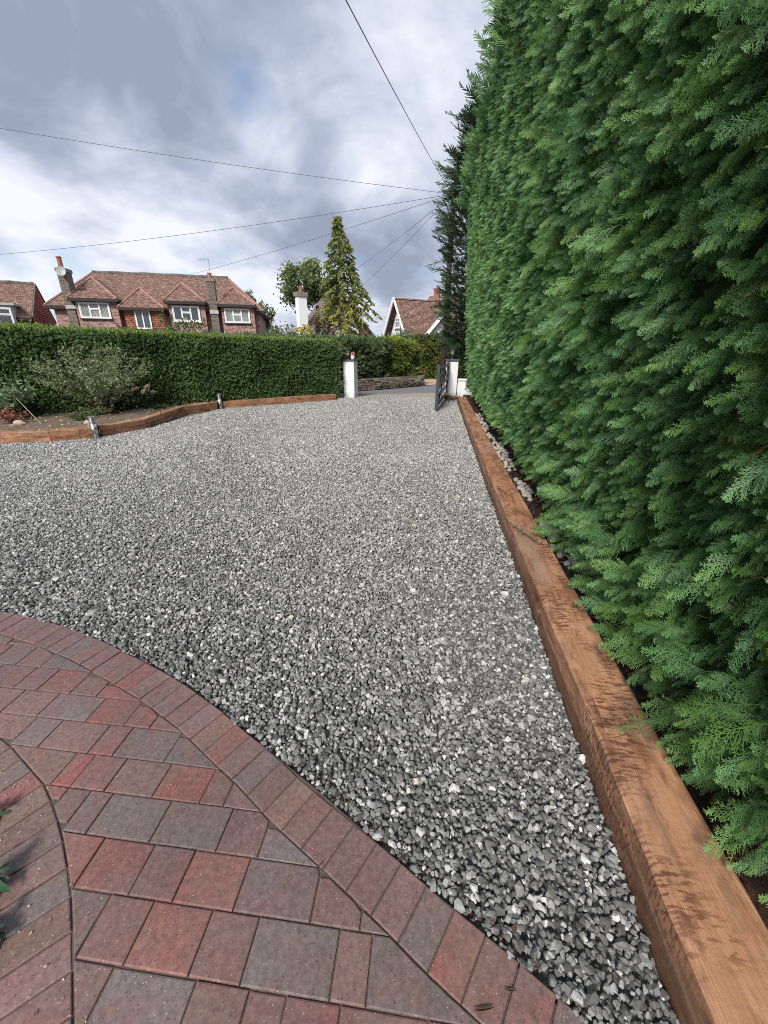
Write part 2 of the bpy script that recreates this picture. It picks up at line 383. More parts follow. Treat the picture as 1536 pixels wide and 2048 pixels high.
cols = {(2, 1): RED, (2, 2): RED, (2, 3): BRN, (2, 4): GREY, (2, 5): BRN, (2, 0): GREY, (3, 1): RED, (3, 2): BRN, (3, 3): RED, (3, 4): GREY, (3, 5): BRN, (3, 6): GREY, (4, 3): GREY, (4, 4): GREY, (4, 5): BRN, (4, 6): GREY,
        (5, 3): PUR, (5, 4): RED, (5, 5): BRN, (5, 6): PUR, (6, 2): PUR, (6, 3): RED, (6, 4): GREY, (6, 5): GREY, (1, 1): GREY, (1, 2): BRN, (1, 3): BRN, (1, 4): RED, (7, 2): PUR, (7, 3): GREY, (7, 4): RED, (8, 3): RED, (8, 4): BRN, (9, 1): RED, (9, 2): GREY}
pavement = thing('pavement', None, None); pavement['kind'] = 'structure'
bedding = MB().prism([(-3.4, -.6), (1.05, -.6), (.80, .19), (.60, .35), (.44, .49), (.24, .65), (.03, .80), (-.22, .99), (-.58, 1.24), (-1.04, 1.54), (-1.56, 1.79), (-2.05, 1.97), (-2.6, 2.12), (-3.4, 2.3)], -.09, PT - .0055)
bedding.build('bedding', M_joint, pavement)
def block(poly, col, name='paving_block', gap=.0018):
    """one block: an inset polygon with rounded-over arris, slightly uneven"""
    P = [Vector(p) for p in poly]; 
    A = sum(P[i].x * P[(i + 1) % len(P)].y - P[(i + 1) % len(P)].x * P[i].y for i in range(len(P))) / 2
    if A < 0: P.reverse()
    if abs(A) < 3e-4: return
    def inset(P, d):
        n = len(P); out = []
        for i in range(n):
            a, p, c = P[i - 1], P[i], P[(i + 1) % n]; e1 = (p - a); e2 = (c - p)
            if e1.length < 1e-5 or e2.length < 1e-5: out.append(p.copy()); continue
            e1.normalize(); e2.normalize(); n1 = Vector((-e1.y, e1.x)); n2 = Vector((-e2.y, e2.x)); k = 1 + n1.dot(n2)
            out.append(p + (n1 + n2) * (d / max(k, .35)))
        return out
    c = sum(P, Vector((0, 0))) / len(P); n = len(P); dz = random.uniform(-.0018, .0018); tx, ty = random.uniform(-.012, .012), random.uniform(-.012, .012)
    g = gap * random.uniform(.75, 1.3)
    r0, r1, r2 = inset(P, g), inset(P, g + .0012), inset(P, g + .0045)
    zt = lambda p: dz + (p.x - c.x) * tx + (p.y - c.y) * ty
    vs = [(p.x - c.x, p.y - c.y, -.06) for p in r0] + [(p.x - c.x, p.y - c.y, zt(p) - .004) for p in r0] + [(p.x - c.x, p.y - c.y, zt(p) - .0012) for p in r1] + [(p.x - c.x, p.y - c.y, zt(p)) for p in r2]
    fs = [tuple(3 * n + i for i in range(n))]
    for k in range(3): fs += [(k * n + i, k * n + (i + 1) % n, (k + 1) * n + (i + 1) % n, (k + 1) * n + i) for i in range(n)]
    o = MB().add(vs, fs).build(name, M_block, pavement); o.location = (c.x, c.y, PT); v = random.uniform(.88, 1.12)
    o.color = (*(min(1, x * v * random.uniform(.94, 1.06)) for x in col), 1)
for r, J in joints.items():
    u0, u1 = rowu[r], rowu[r + 1]
    lim_l, lim_r = min(g_left(u0), g_left(u1)) - .01, max(g_right(u0), g_right(u1)) + .01
    if r <= 1: lim_l = min(lim_l, -1.0)
    J = [j for j in J if lim_l < j < lim_r]; E = [lim_l] + J + [lim_r]
    for k in range(len(E) - 1):
        w0, w1 = E[k], E[k + 1]; us = np.linspace(u0, u1, 7)
        L = [(uu, max(w0, g_left(uu))) for uu in us]; Rr = [(uu, min(w1, g_right(uu))) for uu in us]
        ok = [i for i in range(7) if L[i][1] < Rr[i][1] - .004]
        if len(ok) < 2: continue
        L = [L[i] for i in ok]; Rr = [Rr[i] for i in ok]
        def simp(S):
            out = [S[0]]
            for i in range(1, len(S) - 1):
                if abs((S[i][1] - out[-1][1]) * (S[i + 1][0] - S[i][0]) - (S[i + 1][1] - S[i][1]) * (S[i][0] - out[-1][0])) > 2e-5: out.append(S[i])
            return out + [S[-1]]
        poly = simp(L) + simp(Rr)[::-1]
        P = [pu * a + pw * c for a, c in poly]
        block([(p.x, p.y) for p in P], cols.get((r, k), random.choice([BRN, BRN, PUR, GREY, RED])))
def resample(pl, step, phase=0.0):
    P = [Vector(p) for p in pl]; out = []; d = phase; acc = 0
    for a, b in zip(P, P[1:]):
        l = (b - a).length
        while d <= acc + l: out.append(a.lerp(b, (d - acc) / l)); d += step
        acc += l
    return out
def soldier(line, step, length, side, phase):
    Q = resample(line, step, phase); N = []
    for i, p in enumerate(Q):
        a, b = Q[max(i - 2, 0)], Q[min(i + 2, len(Q) - 1)]; d = (b - a).normalized(); N.append(Vector((d.y, -d.x)) * side)
    for i in range(len(Q) - 1):
        l = length
        block([Q[i] + N[i] * .001, Q[i + 1] + N[i + 1] * .001, Q[i + 1] + N[i + 1] * l, Q[i] + N[i] * l], random.choices([RED, GREY, BRN, PUR], [.16, .08, .48, .28])[0])
soldier(inner, .0985, .168, -1, .02)
soldier(leftc, .0985, .20, 1, .05)
soldier([(x - .125, y - .16) for x, y in leftc], .0985, .20, 1, .02)

# ================================================================== GRAVEL (uncountable)
m, t, b = mat('gravel_stone'); q = NT(t); M_stone = m
a = q.n('ShaderNodeAttribute', attribute_type='INSTANCER', attribute_name='tone'); tc = q.n('ShaderNodeTexCoord')
c = q.ramp(a.outputs['Fac'], [(0, (.070, .070, .068)), (.25, (.145, .145, .140)), (.5, (.25, .25, .24)), (.72, (.40, .40, .385)), (.82, (.47, .465, .445)), (.93, (.60, .59, .56)), (1.0, (.58, .50, .40))])
f = q.noise(tc.outputs['Object'], 3.5, 5, .65)
c = q.mix(.75, c, q.ramp(f, [(.3, (.6,) * 3), (.7, (1.35,) * 3)]), 'MULTIPLY')
q.link(c, b.inputs['Base Color']); b.inputs['Roughness'].default_value = .6; b.inputs['Specular IOR Level'].default_value = .3
def stone_mesh(i, mt, npts=20, sq=(1, .82, .68)):
    import bmesh
    bm = bmesh.new(); r = np.random.default_rng(100 + i)
    p = r.normal(size=(npts, 3)); p /= np.linalg.norm(p, axis=1, keepdims=True); p *= r.uniform(.8, 1.08, (npts, 1)); p *= np.array(sq) * r.uniform(.82, 1.2, 3)
    for v in p: bm.verts.new(v)
    res = bmesh.ops.convex_hull(bm, input=bm.verts)
    bmesh.ops.delete(bm, geom=[v for v in bm.verts if not v.link_faces], context='VERTS')
    me = bpy.data.meshes.new('stone_%02d' % i); bm.to_mesh(me); bm.free(); me.materials.append(mt); return me
stones = [stone_mesh(i, M_stone) for i in range(14)]
outer_line = np.array([(-3.6, 2.33), (-2.75, 2.19), (-2.457, 2.113), (-2.205, 2.041), (-2.045, 1.995), (-1.776, 1.896), (-1.561, 1.814), (-1.334, 1.718), (-1.187, 1.646), (-1.04, 1.561), (-.839, 1.446), (-.706, 1.348), (-.574, 1.258), (-.465, 1.182), (-.329, 1.086), (-.217, 1.009), (-.085, .913), (-.002, .858), (.066, .792), (.145, .738), (.219, .688), (.293, .63), (.374, .572), (.452, .514), (.523, .445), (.70, .30), (.95, .08)])
bx = np.array([p.x for p in bedp]); by = np.array([p.y for p in bedp])
def gravel_pts(x0, x1, y0, y1, dens):
    n = int((x1 - x0) * (y1 - y0) * dens); g = int(math.sqrt(1 / dens) * 1e6) / 1e6
    xs = np.arange(x0, x1, g); yy = np.arange(y0, y1, g); X, Y = np.meshgrid(xs, yy); X = X.ravel() + rng.uniform(-.6, .6, X.size) * g; Y = Y.ravel() + rng.uniform(-.6, .6, Y.size) * g
    keep = (X < xl(Y) - .004) & (Y > np.interp(X, outer_line[:, 0], outer_line[:, 1]) - .010 + .012 * np.sin(X * 31) * (rng.random(X.size) < .5))
    order = np.argsort(bx); keep &= (Y < np.where(X < bx.max(), np.interp(X, bx[order], by[order], left=6.6), 13.75)) & (Y < 13.75 + .1 * np.sin(X * 5))
    # in the frame (with a margin)
    keep &= np.abs(X) < 1.25 * (Y * .93 + .6) + .3
    return X[keep], Y[keep]
GX, GY, GS = [], [], []
for (x0, x1, y0, y1, d, s) in ((-2.2, 1.3, .1, 2.6, 4700, .0117), (-5.2, 2.0, 2.6, 5.0, 4000, .0117), (-9.5, 2.6, 5.0, 9.0, 2800, .0135), (-7, 2.6, 9.0, 13.9, 2300, .0145), (-4.6, -2.2, 1.6, 2.6, 3200, .0135)):
    X, Y = gravel_pts(x0, x1, y0, y1, d); GX.append(X); GY.append(Y); GS.append(np.full(X.size, s))
GX = np.concatenate(GX); GY = np.concatenate(GY); GS = np.concatenate(GS); n = GX.size
und = np.array([noise.noise((x * .9, y * .9, 0)) for x, y in zip(GX, GY)])
GZ = .004 + .014 * und + rng.uniform(-.011, .008, n)
edge = np.clip((GY - np.interp(GX, outer_line[:, 0], outer_line[:, 1])) / .12, 0, 1); GZ += (1 - edge) * .007
grot = rng.uniform(0, 2 * math.pi, (n, 3)); grot[:, :2] = rng.normal(0, .6, (n, 2))
gsc = GS * np.exp(rng.normal(-.04, .30, n)); 
shade_tone = np.interp(GY, [.4, 1.6, 3.2, 6.5], [-.09, -.02, .10, .22])  # stones painted darker close by for house and hedge shade, lighter farther off
tone = np.clip(rng.beta(2.0, 2.4, n) * .82 + shade_tone, 0, .76); tone = np.clip(tone + .09 * np.array([noise.noise((x * .55 + y * .12, y * .16, 3)) for x, y in zip(GX, GY)]) + .05 * und, 0, .76); wh = rng.random(n) + shade_tone * .10; tone[wh > .90] = rng.uniform(.78, .95, (wh > .90).sum()); tone[wh > .993] = rng.uniform(.96, 1, (wh > .993).sum())
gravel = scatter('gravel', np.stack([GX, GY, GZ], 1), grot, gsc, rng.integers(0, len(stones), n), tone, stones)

# ================================================================== TIMBER SLEEPERS
m, t, b = mat('sleeper_wood'); q = NT(t); M_wood = m
oi = q.n('ShaderNodeObjectInfo'); tc = q.n('ShaderNodeTexCoord'); 
offs = q.n('ShaderNodeCombineXYZ', {0: q.math('MULTIPLY', oi.outputs['Random'], 37.0), 1: q.math('MULTIPLY', oi.outputs['Random'], 11.0)})
v = q.n('ShaderNodeVectorMath', {0: tc.outputs['Object'], 1: offs.outputs[0]}, operation='ADD').outputs[0]
warp = q.n('ShaderNodeTexNoise', {'Vector': q.map(v, (1.3, 3, 3)), 'Scale': 1.6, 'Detail': 3})
wv = q.mix(.06, v, warp.outputs['Color'], 'ADD')
grain = q.math('ADD', q.math('MULTIPLY', q.noise(q.map(wv, (4.5, 190, 190)), 1.0, 5, .7), .6), q.math('MULTIPLY', q.noise(q.map(wv, (1.2, 45, 45), (2, 7, 1)), 1.0, 3, .6), .4))
rings = q.n('ShaderNodeTexWave', {'Vector': q.map(wv, (.55, 9, 9)), 'Scale': 5.2, 'Distortion': 4.0, 'Detail': 3, 'Detail Scale': 1.2}, wave_type='BANDS', bands_direction='Y').outputs['Fac']
broad = q.noise(q.map(v, (2.2, 7, 7)), 1.0, 5, .6)
c = q.ramp(q.math('ADD', q.math('ADD', q.math('MULTIPLY', broad, .55), q.math('MULTIPLY', rings, .13)), q.math('MULTIPLY', q.noise(q.map(wv, (.5, 30, 30), (4, 4, 4)), 1.0, 4, .65), .32)), [(.22, (.21, .098, .050)), (.5, (.43, .215, .115)), (.78, (.56, .33, .195))])
c = q.mix(.8, c, q.ramp(grain, [(.30, (.66,) * 3), (.62, (1.14,) * 3)]), 'MULTIPLY')
wet = q.noise(q.map(v, (3.2, 9, 9), (1, 8, 2)), 1.0, 6, .7)
c = q.mix(q.ramp(wet, [(.47, 0.0), (.60, .7)]), c, (.15, .066, .036))
crk = q.noise(q.map(wv, (.9, 55, 55), (6, 2, 9)), 1.0, 3, .55); c = q.mix(q.ramp(crk, [(.66, 0.0), (.70, .8)]), c, (.045, .02, .012))
saw = q.noise(q.map(v, (85, 19, 19)), 1.0, 4, .65); sawzone = q.noise(q.map(v, (2.6, 4, 4), (5, 2, 1)), 1.0, 3)
sm_ = q.math('MULTIPLY', q.ramp(saw, [(.50, 0.0), (.56, 1.0)]), q.ramp(sawzone, [(.40, 0.0), (.56, 1.0)]))
c = q.mix(q.math('MULTIPLY', sm_, .85), c, (.11, .042, .024))
grey = q.ramp(q.noise(q.map(v, (1.1, 6, 6), (9, 1, 3)), 1.0, 4), [(.54, 0.0), (.72, .65)])
c = q.mix(grey, c, (.30, .225, .175))
kv = q.n('ShaderNodeTexVoronoi', {'Vector': q.map(v, (2.1, 6, 6)), 'Scale': 1.0, 'Randomness': 1.0}); knot = q.ramp(kv.outputs['Distance'], [(.05, 1.0), (.14, 0.0)])
c = q.mix(q.math('MULTIPLY', knot, .75), c, (.05, .022, .014))
sz = q.n('ShaderNodeSeparateXYZ', {0: tc.outputs['Object']})
damp_ = q.math('SUBTRACT', q.math('ADD', .085, q.math('MULTIPLY', q.noise(q.map(v, (2.5, 5, 5), (3, 3, 3)), 1.0, 4), .05)), sz.outputs[2])
c = q.mix(q.ramp(q.math('ADD', .5, q.math('MULTIPLY', damp_, 14.0)), [(.42, 0.0), (.62, .62)]), c, q.mix(q.n('ShaderNodeSeparateXYZ', {0: oi.outputs['Color']}).outputs[0], c, (.07, .032, .02)))
q.link(c, b.inputs['Base Color']); q.link(q.ramp(broad, [(.3, .48), (.7, .8)]), b.inputs['Roughness'])
q.link(q.bump(q.math('ADD', q.math('MULTIPLY', grain, .7), q.math('MULTIPLY', saw, .4)), .5, .005), b.inputs['Normal'])

def sleeper(p0, p1, depth, h, z0, label, group, wane=0.0, side=1, cat='sleeper'):
    """a rough-sawn timber from p0 to p1; its body lies on the side given (+1: left of p0->p1)"""
    p0, p1 = Vector((p0[0], p0[1], 0)), Vector((p1[0], p1[1], 0)); L = (p1 - p0).length; ang = math.atan2(p1.y - p0.y, p1.x - p0.x)
    ns = max(6, int(L / .05)); seed = random.uniform(0, 50); vs = []; fs = []
    for i in range(ns + 1):
        x = L * i / ns; wv_ = max(0.0, noise.noise((x * 1.1 + seed, 0, 0)) * .9 + .35) * wane; ch = .006 + wv_; cv = .005 + wv_ * .75
        j = lambda k: .0028 * noise.noise((x * 6 + seed, k * 3.1, 5)) + .003 * noise.noise((x * .9, k * 2.0, seed))
        ring = [(0, 0), (0, h * .45), (0, h - cv), (ch, h), (depth * .5, h), (depth - .007, h), (depth, h - .007), (depth, 0)]
        for k, (y, z) in enumerate(ring): vs.append((x, side * (y + j(k)), z + j(k + 20) * (0 if k in (0, 7) else 1)))
    for i in range(ns):
        for k in range(8): a = i * 8 + k; bb = i * 8 + (k + 1) % 8; fs.append((a, bb, bb + 8, a + 8) if side < 0 else (a, a + 8, bb + 8, bb))
    fs.append(tuple(range(8)) if side > 0 else tuple(range(7, -1, -1))); e = ns * 8; fs.append(tuple(e + k for k in range(7, -1, -1)) if side > 0 else tuple(e + k for k in range(8)))
    o = MB().add(vs, fs).build('timber_sleeper', M_wood); o.location = (p0.x, p0.y, z0); o.rotation_euler = (0, 0, ang); o.color = (1, 1, 1, 1) if h > .15 else (0, 0, 0, 1)
    return tag(o, label, cat, group)

jy = [-.55, 2.03, 4.62, 7.15, 9.7, 12.35]
rl = ['nearest sleeper of the run under the tall hedge, its end by the block paving', 'second sleeper under the tall hedge, crossed by the thin leafy sprig', 'third sleeper under the tall hedge, dark saw marks across its top',
      'fourth sleeper under the tall hedge, beside the white cobbles', 'farthest sleeper of the hedge run, ending below the white gate pier']
for i in range(5):
    y0, y1 = jy[i] + .005, jy[i + 1] - .006
    sleeper((float(xl(y0)), y0), (float(xl(y1)), y1), .232, .222 + .003 * (i % 2), -.02, rl[i], 'sleepers under the tall hedge', .032, -1)
bl = [('running out of the frame on the left', 0), ('between the first bend and the nearer bollard light', 1), ('just past the nearer bollard light', 2), ('after the second bend, swinging away along the bed', 3), ('ending at the farther bollard light', 4)]
runs = []
for i in range(5):
    a, c2 = bedp[i].copy(), bedp[i + 1].copy(); d = (c2 - a).normalized()
    if i == 1: c2 -= d * .03
    if i == 2: a += d * .13
    if i == 4: c2 -= d * .05
    runs.append((a, c2, 'timber ' + bl[i][0]))
a, c2 = bedp[5], bedp[6]; d = (c2 - a).normalized(); a = a + d * .10; mid = a.lerp(c2, .49)
runs += [(a, mid, 'timber on the straight in front of the clipped hedge, beside the farther bollard'), (mid, c2, 'timber on the straight ending at the small white post')]
for k, (a, c2, lab) in enumerate(runs):
    d = (c2 - a).normalized(); e = d * .003
    for lev, nm in ((0, 'lower'), (1, 'upper')):
        sh = (.05 if lev else 0) * (1 if k % 2 else -1) * 0
        sleeper(a + e, c2 - e, .20 - .006 * lev, .098, -.012 + lev * .1005, '%s %s' % (nm, lab), 'sleepers edging the planting bed', .006, 1)

# ================================================================== FOLIAGE PIECES
def frond_mesh(i, mt, full=True, w=.011, droop=.16, nb=19, wl=3.2):
    """a flat feathery conifer spray, unit length along +X, lying in XY; the lower side hangs longer"""
    r = np.random.default_rng(300 + i); V = []; F = []
    zb = lambda c: -.16 * c[0] ** 2 + .04 * math.sin(c[1] * 6 + i)
    def strip(p, d, L, w0, zc=0.0, bend=0.0, seg=1):
        n2 = np.array([-d[1], d[0]]); o = len(V)
        for k in range(seg + 1):
            s_ = k / seg; c = p + d * L * s_ + n2 * bend * L * s_ * s_; ww = w0 * (1 - .5 * s_) / 2; z = zc * s_ * L + zb(c)
            a, b_ = c + n2 * ww, c - n2 * ww; V.append((a[0], a[1], z)); V.append((b_[0], b_[1], z))
        for k in range(seg): F.append((o + 2 * k, o + 2 * k + 1, o + 2 * k + 3, o + 2 * k + 2))
    ax = lambda s_: np.array([s_, -droop * s_ * s_])
    for k in range(4):
        a, c = ax(k / 4), ax((k + 1) / 4); d = (c - a); l = np.linalg.norm(d); strip(a, d / l, l, w * 1.5 * (1 - .18 * k))
    for k in range(nb):
        s_ = .14 + .85 * k / (nb - 1); p = ax(s_)
        for sd in (1, -1):
            env = (1 - s_) ** .75 * (.25 + .75 * min(1, s_ / .22)); L = (.40 * env + .05) * r.uniform(.65, 1.2) * (1.15 if sd < 0 else .85)
            if r.random() < .10: continue
            an = R(33 + r.normal(0, 6)) * sd - 2 * droop * s_; d = np.array([math.cos(an), math.sin(an)]); zc = r.normal(0, .16); bend = -.10 if sd > 0 else -.04
            if full:
                strip(p, d, L, w, zc, bend, 2); m_ = max(2, int(L / .062))
                for j in range(m_):
                    f_ = (j + .7) / (m_ + .2); pp = p + d * L * f_ + np.array([-d[1], d[0]]) * bend * L * f_ * f_
                    for s2 in (1, -1):
                        a2 = an + s2 * R(34 + r.normal(0, 6)); strip(pp, np.array([math.cos(a2), math.sin(a2)]), (.035 + L * .17 * (1 - f_ * .6)) * r.uniform(.7, 1.2), w * .9, zc + r.normal(0, .2))
            else:
                strip(p, d, L, w * wl, zc, bend, 1)
    me = bpy.data.meshes.new('spray'); me.from_pydata(V, [], F); me.materials.append(mt); me.update(); return me
def tuft_mesh(i, mt, nl=16, ll=.42, lw=.10, spread=55):
    """short leafy twig, unit length along +X, leaves all round"""
    r = np.random.default_rng(500 + i); V = []; F = []
    for k in range(nl):
        s_ = .08 + .9 * k / nl; az = k * 2.4 + r.normal(0, .4); el = R(spread) * (1 - .5 * s_) + r.normal(0, .15)
        d = np.array([math.cos(el), math.sin(el) * math.cos(az), math.sin(el) * math.sin(az)]); p = np.array([s_, 0, 0])
        sd = np.cross(d, [1, .2, .1]); sd /= np.linalg.norm(sd); L = ll * r.uniform(.7, 1.2)
        o = len(V); V += [tuple(p), tuple(p + d * L * .5 + sd * lw / 2), tuple(p + d * L), tuple(p + d * L * .5 - sd * lw / 2)]; F.append((o, o + 1, o + 2, o + 3))
    o = len(V); V += [(0, -.012, 0), (0, .012, 0), (.95, 0, .004)]; F.append((o, o + 1, o + 2))
    me = bpy.data.meshes.new('twig'); me.from_pydata(V, [], F); me.materials.append(mt); me.update(); return me

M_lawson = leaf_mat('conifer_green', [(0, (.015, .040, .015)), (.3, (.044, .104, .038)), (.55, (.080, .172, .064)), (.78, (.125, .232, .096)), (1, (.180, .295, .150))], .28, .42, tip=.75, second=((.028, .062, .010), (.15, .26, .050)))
M_deadtwig = simple('dead_twig', (.17, .105, .075), .9, .4, 20)
M_dead = simple('dead_spray', (.30, .13, .06), .8)
M_bark = simple('bark', (.10, .065, .045), .9, .4, 12, bump=.6)
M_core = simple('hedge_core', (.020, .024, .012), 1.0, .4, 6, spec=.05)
M_coreleaf = simple('inner_leaf', (.040, .062, .028), .95, .5, 25, spec=.1, bump=.8)

# ------------------------------------------------------------------ the tall clipped conifer hedge on the right
H_TOP = 5.6; H_END = 13.2
lean = lambda z: .20 - .075 * np.maximum(z - .6, 0) + .05 * np.exp(-((z - .9) / .5) ** 2)
def face_x(Y, z): return xl(Y) + .06 + lean(z)
hedge = thing('conifer_hedge', 'very tall clipped dark green conifer hedge along the right side of the gravel drive', 'hedge', None, (1.9, 6.5, 0))
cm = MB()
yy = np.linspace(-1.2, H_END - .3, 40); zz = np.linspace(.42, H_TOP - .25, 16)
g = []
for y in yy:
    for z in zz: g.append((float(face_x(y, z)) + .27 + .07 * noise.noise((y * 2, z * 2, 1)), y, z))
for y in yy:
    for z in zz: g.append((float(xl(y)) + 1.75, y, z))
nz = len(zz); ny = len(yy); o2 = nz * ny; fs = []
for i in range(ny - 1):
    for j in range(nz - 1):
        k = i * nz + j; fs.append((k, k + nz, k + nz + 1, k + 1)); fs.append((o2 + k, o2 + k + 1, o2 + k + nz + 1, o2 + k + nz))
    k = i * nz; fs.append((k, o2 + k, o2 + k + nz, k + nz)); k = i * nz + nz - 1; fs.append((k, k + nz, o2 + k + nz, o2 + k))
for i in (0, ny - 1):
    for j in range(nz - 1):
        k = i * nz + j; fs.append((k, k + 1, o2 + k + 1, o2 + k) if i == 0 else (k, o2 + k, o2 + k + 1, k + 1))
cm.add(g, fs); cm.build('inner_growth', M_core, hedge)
for i in range(22):
    y = -.5 + i * .62; x = float(xl(y)) + .80 + random.uniform(-.1, .1)
    MB().tube([(x, y, .02), (x + random.uniform(-.05, .05), y, .5), (x + random.uniform(-.1, .1), y + random.uniform(-.1, .1), 1.6)], [.05, .042, .03], 7).build('trunk', M_bark, hedge, smooth=True)
fr_full = [frond_mesh(i, M_lawson, True, .0135, .10 + .06 * (i % 3), 15 + 2 * (i % 3)) for i in range(7)]
fr_lod = [frond_mesh(20 + i, M_lawson, False, .0125, .14, 13) for i in range(6)]
def hedge_pts(n, y0, y1, z0, z1):
    Y = y0 + (y1 - y0) * rng.random(n); Z = z0 + (z1 - z0) * rng.random(n)
    P0 = np.stack([np.zeros(n), Y, Z], 1)
    l1 = vnoise(P0, 2.6); l2 = vnoise(P0, 6.5, 9.0)
    dep = np.abs(rng.normal(0, .085, n)) + .08 - .085 * l1 - .06 * l2
    X = face_x(Y, Z) + dep
    d = np.stack([np.full(n, -1.0), rng.normal(.12, .30, n), rng.normal(-.36, .22, n) - .25 * l2], 1)
    d[:, 2] += np.where(Z > H_TOP - .5, .8, 0)
    yh = roll_vec(d, np.tile([0, 0, 1.0], (n, 1)), rng.normal(.05, .42, n))
    hue = vnoise(P0, 1.3, 4.0)
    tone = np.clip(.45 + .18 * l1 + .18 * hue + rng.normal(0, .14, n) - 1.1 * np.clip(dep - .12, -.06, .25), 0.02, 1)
    return np.stack([X, Y, Z], 1), frames_to_euler(d, yh), tone, dep, d, yh
def bottom_ok(p):   # ragged lower edge: near the ground only where the photo has low skirts
    lim = .30 + .16 * vnoise(p * np.array([0, 1, 0]), 1.7, 2.0) + .15 * np.clip((p[:, 1] - 2.6) / 1.2, 0, 1) ; return p[:, 2] > lim
# near part: full detail
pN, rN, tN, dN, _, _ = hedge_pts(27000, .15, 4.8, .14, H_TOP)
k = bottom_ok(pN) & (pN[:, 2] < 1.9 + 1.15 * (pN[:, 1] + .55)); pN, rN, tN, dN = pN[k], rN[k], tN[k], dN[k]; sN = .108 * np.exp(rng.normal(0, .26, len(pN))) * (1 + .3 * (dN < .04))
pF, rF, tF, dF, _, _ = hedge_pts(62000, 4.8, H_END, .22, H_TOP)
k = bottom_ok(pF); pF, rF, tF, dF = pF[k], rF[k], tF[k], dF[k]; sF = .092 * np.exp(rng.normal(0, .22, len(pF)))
# top and far end
nT = 7000; Y = rng.uniform(2.5, H_END, nT); X = xl(Y) + rng.uniform(-.2, 1.6, nT); X = np.maximum(X, face_x(Y, np.full(nT, H_TOP)))
dT = np.stack([rng.normal(-.3, .4, nT), rng.normal(-.1, .4, nT), np.full(nT, .9)], 1); pT = np.stack([X, Y, H_TOP - .12 + rng.normal(0, .05, nT) + .12 * vnoise(np.stack([X, Y, X * 0], 1), 1.2)], 1)
nE = 4500; Z = rng.uniform(.3, H_TOP, nE); X = face_x(np.full(nE, H_END), Z) + rng.random(nE) * 1.4
dE = np.stack([rng.normal(-.2, .3, nE), np.full(nE, 1.0), rng.normal(-.25, .3, nE)], 1); pE = np.stack([X, H_END - .1 - np.abs(rng.normal(0, .07, nE)), Z], 1)
upv = lambda n: np.tile([0, 0, 1.0], (n, 1))
pX = np.concatenate([pT, pE]); dX = np.concatenate([dT, dE]); nX = len(pX); rX = frames_to_euler(dX, roll_vec(dX, np.stack([np.zeros(nX), rng.normal(0, 1, nX), np.ones(nX)], 1), rng.normal(0, .6, nX))); tX = np.clip(rng.normal(.55, .15, nX), 0, 1); sX = .12 * np.exp(rng.normal(0, .25, nX))
# the sprays that show largest: single parts of the hedge
dist = np.linalg.norm(pN - np.array([0, 0, CAM_H]), axis=1); front = (dN < .06) & (pN[:, 1] > .55)
near = np.argsort(np.where(front, dist / sN, 1e9))[:290]
for a in near:
    o = bpy.data.objects.new('spray', fr_full[int(a) % 7]); COL.objects.link(o); attach(o, hedge)
    o.location = pN[a]; o.rotation_euler = rN[a]; o.scale = (sN[a],) * 3; o['tone'] = float(tN[a])
rest = np.ones(len(pN), bool); rest[near] = False
scatter('foliage', pN[rest], rN[rest], sN[rest], rng.integers(0, 7, rest.sum()), tN[rest], fr_full, hedge)
pA = np.concatenate([pF, pX]); scatter('foliage', pA, np.concatenate([rF, rX]), np.concatenate([sF, sX]) * 1.05, rng.integers(0, 6, len(pA)), np.concatenate([tF, tX]), fr_lod, hedge)
# low skirts reaching over the sleeper
nK = 170; Y = rng.choice([.75, 1.0, 1.35, 1.75, 2.1, 2.45, 2.8], nK) + rng.normal(0, .09, nK); Z = .26 + rng.random(nK) ** 1.3 * .40
dK = np.stack([np.full(nK, -1.0), rng.normal(.15, .35, nK), rng.normal(-.12, .16, nK)], 1); pK = np.stack([xl(Y) + .40 - .10 * rng.random(nK), Y, Z], 1)
scatter('low_skirt', pK, frames_to_euler(dK, roll_vec(dK, upv(nK), rng.normal(.7, .4, nK))), .16 * np.exp(rng.normal(0, .2, nK)), rng.integers(0, 7, nK), np.clip(rng.normal(.55, .14, nK), 0, 1), fr_full, hedge)
# bare brown twigs showing in the gaps
tb = MB()
for _ in range(420):
    y = random.uniform(.4, 7); z = random.uniform(.2, 3.2); p = Vector((float(face_x(y, z)) + .16, y, z)); d = Vector((-1, random.gauss(.2, .5), random.gauss(-.1, .5))).normalized(); e = d.cross(Vector((0, 0, 1))) * random.uniform(-.04, .04)
    tb.tube([p - d * .12, p + e, p + d * random.uniform(.06, .15)], [.0028, .0022, .0012], 3, False)
tb.build('bare_twigs', M_deadtwig, hedge)['kind'] = 'stuff'
# a few dead sprays, found where the sight lines meet the hedge face
for (px_, py_, s_, rx_) in ((1496, 72, .085, 60), (1440, 868, .06, 70), (1512, 885, .08, 40), (1330, 560, .06, 50), (1470, 1010, .05, 80), (1180, 300, .07, 60), (1505, 560, .09, 30)):
    d_ = ray(px_, py_); t_ = .0002
    while t_ < .02:
        p_ = EYE + d_ * t_
        if p_.x > float(face_x(p_.y, p_.z)) + .0: break
        t_ *= 1.004
    me = fr_full[2].copy(); me.materials.clear(); me.materials.append(M_dead)
    o = bpy.data.objects.new('dead_spray', me); COL.objects.link(o); attach(o, hedge); o['label'] = 'withered orange brown spray in the green hedge'
    o.location = p_ + Vector((.05, 0, 0)); o.scale = (s_,) * 3; o.rotation_euler = (R(rx_), R(25), R(195))
nS = 260; Y = rng.uniform(3.6, H_END, nS) ; Z = H_TOP - np.abs(rng.normal(0, .35, nS)); kk = rng.random(nS) < .5 + .5 * np.sin(Y * 3.1); Y, Z = Y[kk], Z[kk]; nS = len(Y)
